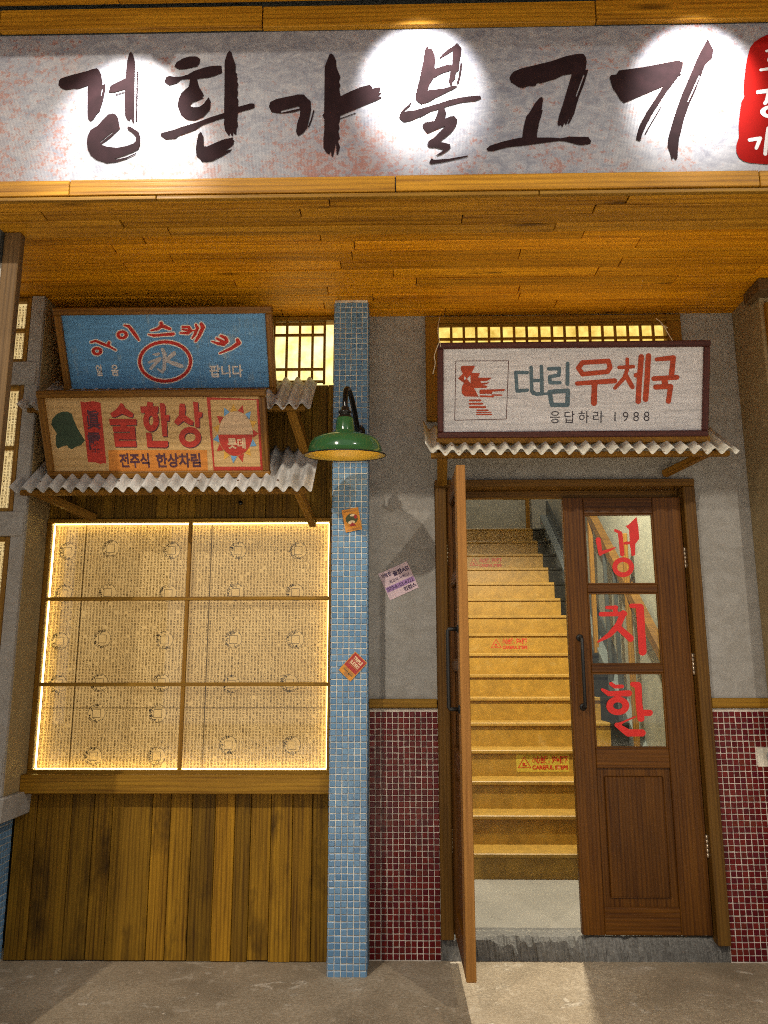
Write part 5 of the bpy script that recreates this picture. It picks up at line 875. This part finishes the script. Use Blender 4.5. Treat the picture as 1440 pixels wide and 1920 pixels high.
# ------------------------------------------------------------------ corrugated awnings
def awning(label, X0, X1, yb, zb, yf, zf, m, pitch, amp=0.0155, lift=None, struts=(), lap=None):
    t = thing("corrugated_awning", label, "awning", ((X0 + X1) / 2, yb, zf), group="corrugated sheet awnings over the shop front")
    def b():
        L = math.hypot(yf - yb, zf - zb); ny, nz = (zf - zb) / L, (yf - yb) / L
        nrm = Vector((0, (zf - zb) / L, -(yf - yb) / L)); nrm = nrm if nrm.z > 0 else -nrm
        bits = [(X0, X1)] if not lap else [(X0, lap + .05), (lap, X1)]
        for q, (a, c) in enumerate(bits):
            bm = bmesh.new(); nx = max(2, int((c - a) / pitch * 14)); nyv = 7; g = {}
            for lay in (0, 1):
                for i in range(nx + 1):
                    x = a + (c - a) * i / nx; hgt = amp * math.cos(2 * math.pi * (x - X0) / pitch) + 0.004 * math.sin(3 * x) + q * 0.005
                    if lift and x < X0 + 0.07: hgt += lift * ((X0 + 0.07 - x) / 0.07) ** 1.3
                    for j in range(nyv + 1):
                        t_ = j / nyv; p = Vector((x, yb + (yf - yb) * t_, zb + (zf - zb) * t_)) + nrm * (hgt - lay * 0.0016)
                        if j == nyv: p += Vector((0, 0.004 * math.sin(x * 31), 0))
                        g[lay, i, j] = bm.verts.new(p)
            for i in range(nx):
                for j in range(nyv):
                    for lay in (0, 1):
                        f = bm.faces.new((g[lay, i, j], g[lay, i + 1, j], g[lay, i + 1, j + 1], g[lay, i, j + 1])); f.smooth = True
                for j in (0, nyv): bm.faces.new((g[0, i, j], g[0, i + 1, j], g[1, i + 1, j], g[1, i, j]))
            for i in (0, nx):
                for j in range(nyv): bm.faces.new((g[0, i, j], g[0, i, j + 1], g[1, i, j + 1], g[1, i, j]))
            link("corrugated_sheet", to_me("corrugated_sheet", bm), m)
        for s in struts:
            p0, p1, w_, h_ = Vector(s[0]), Vector(s[1]), s[2], s[3]
            d = p1 - p0; ln = d.length; bm = bmesh.new(); add_box(bm, (-w_ / 2, -ln / 2, -h_ / 2), (w_ / 2, ln / 2, h_ / 2), 0.003)
            o = link("bracket", to_me("bracket", bm), M['strut'], None, (p0 + p1) / 2); o.rotation_mode = 'QUATERNION'; o.rotation_quaternion = d.to_track_quat('Y', 'Z')
        nx_ = int((X1 - X0) / pitch)
        for i_ in range(2, nx_ - 1, 3):
            x_ = X0 + i_ * pitch; p_ = Vector((x_, yf + (yb - yf) * 0.13, zf + (zb - zf) * 0.13)) + nrm * (amp + 0.003)
            lathe("nail", [(0, 0.003), (0.004, 0.002), (0.0055, -0.003)], M['nail'], None, 8, p_, (R(25), 0, 0))
        if lift: box("sign_batten", (X0 + .06, -0.268, 2.408), (X1 - .10, -0.228, 2.434), M['strut'], None, .002)
        box("batten", (X0 + .03, yf + .035, zf - 0.012), (X1 - .03, yf + .065, zf + 0.012), M['strut'], None, .002)
    under(t, b)
awning("lower grey corrugated awning above the large paper window", -1.845, -0.408, -0.036, 2.452, -0.370, 2.160, M['sheet_l'], 0.0635, struts=(((-1.745, -0.31, 2.165), (-1.56, -0.045, 2.085), .032, .04), ((-0.485, -0.31, 2.17), (-0.435, -0.045, 2.05), .036, .04)), lap=-1.22)
awning("upper grey corrugated awning between the blue sign and the lower signboard", -1.865, -0.425, -0.036, 2.835, -0.335, 2.585, M['sheet_l'], 0.0635, struts=(((-0.53, -0.26, 2.60), (-0.47, -0.045, 2.40), .05, .04), ((-1.75, -0.26, 2.60), (-1.72, -0.045, 2.42), .05, .04)))
awning("pale corrugated awning above the double doors, under the white sign", 0.128, 1.618, -0.030, 2.555, -0.345, 2.338, M['sheet_r'], 0.0655, lift=0.03, struts=(((0.215, -0.27, 2.36), (0.225, -0.045, 2.265), .05, .05), ((1.53, -0.28, 2.365), (1.36, -0.045, 2.30), .035, .035)), lap=0.86)

# ------------------------------------------------------------------ framed signs
def board_sign(label, loc, a, U0, U1, V1, fw, mx, mz, mb, depth=0.03, vb=0.0):
    t = thing("shop_sign", label, "sign", loc, (a, 0, 0))
    box("board", (U0 + fw * .5, -0.004, vb + fw * .5), (U1 - fw * .5, 0.010, V1 - fw * .5), mb, t, 0)
    box("frame_rail", (U0, -depth * .72, V1 - fw), (U1, 0.014, V1), mx, t, .004); box("frame_rail", (U0, -depth * .72, vb), (U1, 0.014, vb + fw), mx, t, .004)
    box("frame_stile", (U0 + .001, -depth * .7, vb + fw + .0005), (U0 + fw, 0.0135, V1 - fw - .0005), mz, t, .004); box("frame_stile", (U1 - fw, -depth * .7, vb + fw + .0005), (U1 - .001, 0.0135, V1 - fw - .0005), mz, t, .004)
    return t
S1 = board_sign("blue sign with red and white painted letters round a white character in a red ring", (-1.17, -0.15, 2.71), math.atan2(.22, .38), -0.541, 0.551, 0.440, 0.036, M['signx'], M['signz'], M['sign_blue'])
flat("white_outline", decode('blue_white'), -0.0046, M['paint_white'], S1); flat("red_lettering", decode('blue_red'), -0.0054, M['paint_red'], S1); flat("white_character", decode('blue_ice'), -0.0054, M['paint_ice'], S1)
text("small_lettering", "얼", -0.368, 0.100, -0.336, 0.159, -0.0054, M['paint_white'], S1, 0.035); text("small_lettering", "음", -0.290, 0.100, -0.252, 0.158, -0.0054, M['paint_white'], S1, 0.03); text("small_lettering", "팝니다", 0.213, 0.088, 0.383, 0.152, -0.0054, M['paint_white'], S1, 0.03)
S2 = board_sign("bare wood sign with bold red lettering, orange band and a round two-tone badge", (-1.17, -0.25, 2.25), math.atan2(.2, .378), -0.547, 0.546, 0.429, 0.034, M['signx'], M['signz'], M['lowboard'])
flat("orange_band", decode('low_orange'), -0.0045, M['paint_orange'], S2); flat("letter_shadow", decode('low_shadow'), -0.0050, M['paint_shadow'], S2); flat("red_lettering", decode('low_red'), -0.0058, M['paint_lowred'], S2)
flat("red_strip", decode('low_strip'), -0.0046, M['paint_lowred'], S2); flat("green_motif", decode('low_green'), -0.0046, M['paint_green'], S2)
text("dark_character", "眞", -0.328, 0.240, -0.259, 0.336, -0.0054, M['paint_shadow'], S2, 0.02); text("dark_character", "露", -0.332, 0.127, -0.264, 0.226, -0.0054, M['paint_shadow'], S2, 0.02)
text("purple_lettering", "전주식", -0.188, 0.0505, -0.042, 0.122, -0.0054, M['paint_shadow'], S2, 0.035); text("purple_lettering", "한상차림", -0.0085, 0.0495, 0.2085, 0.121, -0.0054, M['paint_shadow'], S2, 0.035)
bdg = flat("badge_panel", decode('low_panel'), -0.0048, M['paint_lowred'], S2)
flat("badge_upper", decode('low_disc_cream'), -0.0056, M['paint_cream'], bdg); flat("badge_lower", decode('low_disc_red'), -0.0056, M['paint_lowred'], bdg)
for k_, mm in (('red', 'paint_lowred'), ('blue', 'paint_sky'), ('yellow', 'paint_yellow')): [flat("badge_ray", [g_], -0.0056, M[mm], bdg) for g_ in decode('low_petal_' + k_)]
text("badge_lettering", "롯데", 0.347, 0.141, 0.434, 0.195, -0.0064, M['paint_cream'], bdg, 0.04)
S3 = board_sign("white sign in a maroon frame with red bird emblem and blue and orange lettering", (0.85, -0.25, 2.438), math.atan2(.12, .442), -0.657, 0.660, 0.462, 0.030, M['maroonx'], M['maroonz'], M['sign_white'])
e = [(-0.5661, 0.3747), (-0.3099, 0.3737), (-0.3194, 0.0916), (-0.5718, 0.0878)]
bx_ = []
for p, q in zip(e, e[1:] + e[:1]):
    p, q = Vector(p), Vector(q); n_ = Vector((-(q - p).y, (q - p).x)).normalized() * .0017; bx_.append([[tuple(p - n_), tuple(q - n_), tuple(q + n_), tuple(p + n_)]])
flat("emblem_border", bx_, -0.0047, M['paint_brown'], S3); flat("bird_emblem", decode('right_bird'), -0.0050, M['paint_vermilion'], S3)
flat("blue_lettering", decode('right_blue'), -0.0050, M['paint_slate'], S3); flat("orange_lettering", decode('right_red'), -0.0056, M['paint_vermilion'], S3)
for ch, a, b in (("응", -0.106, -0.058), ("답", -0.036, 0.014), ("하", 0.032, 0.084), ("라", 0.102, 0.154)): text("small_lettering", ch, a, 0.070, b, 0.128, -0.0054, M['paint_dark'], S3)
text("small_lettering", "1 9 8 8", 0.207, 0.076, 0.377, 0.122, -0.0054, M['paint_dark'], S3, -0.008)
for pts in ([(-0.640, -.026, 0.44), (-0.655, -.03, 0.52), (-0.640, 0.06, 0.60)], [(-0.650, -.03, 0.46), (-0.672, -.035, 0.40), (-0.668, -.03, 0.36), (-0.680, -.03, 0.31)], [(0.475, -.02, 0.462), (0.445, 0.04, 0.55), (0.425, 0.075, 0.585)], [(0.442, 0.045, 0.547), (0.470, 0.03, 0.53)]):
    tube("hanging_string", smooth_path(pts), 0.0022, M['string'], S3, 6)

# ------------------------------------------------------------------ green wall lamp
lamp = thing("wall_lamp", "green enamel barn lamp on a black gooseneck arm on the tiled column", "lamp", (-0.243, -0.50, 2.285))
sh = lathe("lamp_shade", [(0.187, 0.000), (0.186, 0.003), (0.172, 0.006), (0.168, 0.030), (0.160, 0.055), (0.148, 0.074), (0.120, 0.088), (0.075, 0.101), (0.047, 0.110), (0.044, 0.118), (0.038, 0.172), (0.034, 0.178), (0.0, 0.180)], M['green'], lamp, 56, rot=(R(7), 0, 0))
lathe("shade_lining", [(0.185, 0.0005), (0.168, 0.004), (0.164, 0.030), (0.156, 0.054), (0.145, 0.071), (0.118, 0.084), (0.074, 0.097), (0.040, 0.106), (0.0, 0.108)], M['enamel_in'], sh, 56)
lathe("rim", [(0.1875, -0.002), (0.190, 0.001), (0.1875, 0.004), (0.185, 0.001), (0.1875, -0.002)], M['black_metal'], sh, 56)
lathe("bulb", [(0, 0.028), (0.018, 0.033), (0.028, 0.05), (0.028, 0.064), (0.016, 0.088), (0.014, 0.104)], M['bulb'], sh, 20)
lathe("socket_cap", [(0.036, 0.176), (0.030, 0.186), (0.024, 0.19), (0.024, 0.196), (0.031, 0.198), (0.031, 0.206), (0.02, 0.21), (0.018, 0.225), (0.013, 0.228)], M['black_metal'], lamp, 28, rot=(R(7), 0, 0))
tube("gooseneck_arm", smooth_path([(0, -0.022, 0.20), (0, -0.018, 0.26), (0.002, 0.0, 0.315), (0.010, 0.045, 0.335), (0.021, 0.105, 0.315), (0.033, 0.175, 0.265), (0.041, 0.245, 0.215), (0.043, 0.290, 0.204)], 5), 0.0125, M['black_metal'], lamp, 14)
lathe("wall_base", [(0.0, -0.03), (0.016, -0.028), (0.026, -0.018), (0.032, -0.004), (0.036, 0.0), (0.036, 0.006)], M['black_metal'], lamp, 28, (0.043, 0.294, 0.204), (R(-90), 0, 0))

# ------------------------------------------------------------------ stickers
a_ = thing("packet_sticker", "small orange sticker on the blue tiles below the green lamp", "sticker", (-0.228, -0.2045, 2.041), (0, R(-11), 0))
flat("backing", [rect(-.041, -.056, .041, .056)], -.001, M['st_orange'], a_); flat("picture", [oval(0, .005, .030, .026)], -.0015, M['st_green'], a_); flat("picture", [oval(.006, .022, .012, .006), oval(-.004, -.012, .017, .009)], -.0019, M['st_cream'], a_)
flat("picture", [[[(-.020, -.030), (.0, -.012), (.016, -.032)]], oval(.020, .012, .008, .010)], -.0022, M['st_red'], a_); flat("stripe", [rect(-.034, .042, .034, .047), rect(-.034, -.050, .034, -.044)], -.0019, M['st_bun'], a_)
a_ = thing("packet_sticker", "tilted dark red sticker reading triple sliders on the blue tiles", "sticker", (-0.219, -0.2045, 1.338), (0, R(43), 0))
flat("backing", [rect(-.039, -.058, .039, .058)], -.001, M['st_orange'], a_); flat("field", [rect(-.036, -.020, .036, .055)], -.0014, M['st_red'], a_)
text("lettering", "TRIPLE", -.026, .026, .026, .044, -.0019, M['st_cream'], a_, .03); text("lettering", "SLIDERS", -.026, .004, .026, .021, -.0019, M['st_cream'], a_, .03)
flat("picture", [oval(-.014, -.030, .014, .010), oval(.016, -.032, .014, .010), oval(.002, -.046, .015, .009)], -.0017, M['st_bun'], a_); flat("picture", [rect(-.028, -.036, .0, -.033), rect(.004, -.038, .030, -.035)], -.0021, M['st_green'], a_); flat("stripe", [rect(-.03, -.002, .03, .0005)], -.0019, M['st_bun'], a_)
a_ = thing("repair_sticker", "square lilac notice sticker stuck askew on the grey plaster wall", "sticker", (-0.002, -0.0015, 1.763), (0, R(-24), 0))
flat("backing", [rect(-.080, -.073, .080, .073)], -.001, M['st_pink'], a_); flat("band", [rect(-.076, -.034, .078, -.008)], -.0015, M['st_purple'], a_)
text("lettering", "저렴한", -.074, .040, -.018, .062, -.0019, M['st_dark'], a_, .03); text("lettering", "출장AS!", -.012, .028, .074, .056, -.0019, M['st_dark'], a_, .035); text("lettering", "최고의 서비스!", -.045, .002, .062, .020, -.0019, M['st_dark'], a_, .02)
text("lettering", "070-8103-4322", -.070, -.031, .072, -.012, -.0020, M['st_dark'], a_, .01); text("lettering", "민컴스", .008, -.062, .074, -.040, -.0019, M['st_dark'], a_, .04)

# ------------------------------------------------------------------ lamps out of the frame
def spot(name, label, pos, target, watts, cone, blend, col, size, cat="spotlight", group=None, r_=0.035, L=0.09):
    pos, target = Vector(pos), Vector(target); d = (target - pos).normalized(); q = (-d).to_track_quat('Z', 'Y')
    t = thing(name, label, cat, pos - d * (L * .5), group=group); t.rotation_mode = 'QUATERNION'; t.rotation_quaternion = q
    lathe("housing", [(0, L * .5), (r_, L * .5), (r_, -L * .42), (r_ * .86, -L * .42), (r_ * .8, L * .3)], M['fixture'], t, 24)
    lathe("lens", [(0, -L * .25), (r_ * .8, -L * .25)], M['lens'], t, 24)
    ld = bpy.data.lights.new(name, 'SPOT'); ld.energy = watts; ld.spot_size = cone; ld.spot_blend = blend; ld.color = col; ld.shadow_soft_size = size
    lo = bpy.data.objects.new("lamp_light", ld); COL.objects.link(lo); lo.parent = t; lo.location = (0, 0, -L * .52)
for x, tx, tz, lb in ((-1.03, -1.02, 3.33, "white spotlight aimed at the left end of the banner"), (0.07, 0.09, 3.54, "white spotlight aimed at the middle of the banner"), (1.15, 1.13, 3.52, "white spotlight aimed at the right end of the banner")):
    spot("sign_spotlight", lb, (x, -1.74, 3.80), (tx, -1.352, tz), SIGN_W, R(60), 0.75, SIGN_COL, 0.02, group="spotlights over the banner")
for x, k, lb in ((-2.0, 1.2, "left ceiling spotlight of the hall facing the shop front"), (2.6, 0.72, "right ceiling spotlight of the hall facing the shop front")):
    spot("hall_spotlight", lb, (x, -4.62, 5.0), (x * 0.35, 0.0, 0.15), MALL_W * k, R(66), 0.9, MALL_COL, 0.05, group="hall ceiling spotlights", r_=0.07, L=0.2)
for x, lb in ((-1.6, "left added fill light over the hall floor"), (1.6, "right added fill light over the hall floor")):  # added lamps: their floor bounce brightens the ceiling and signs
    spot("fill_light", lb, (x, -6.3, 5.0), (x, -6.3, 0), FILL_W, R(92), 0.35, FILL_COL, 0.08, "downlight", group="added fill lights over the hall floor", r_=0.09, L=0.2)
spot("stairwell_downlight", "ceiling downlight just inside the doorway above the foot of the stairs", (0.95, 0.69, 3.56), (0.95, 0.69, 0), STAIR_W, R(150), 0.3, STAIR_COL, 0.035, "downlight", r_=0.05, L=0.08)
spot("landing_downlight", "ceiling downlight over the upper stair landing", (0.9, 4.4, 4.85), (0.9, 4.2, 0), UP_W, R(150), 0.4, STAIR_COL, 0.05, "downlight", r_=0.05, L=0.08)
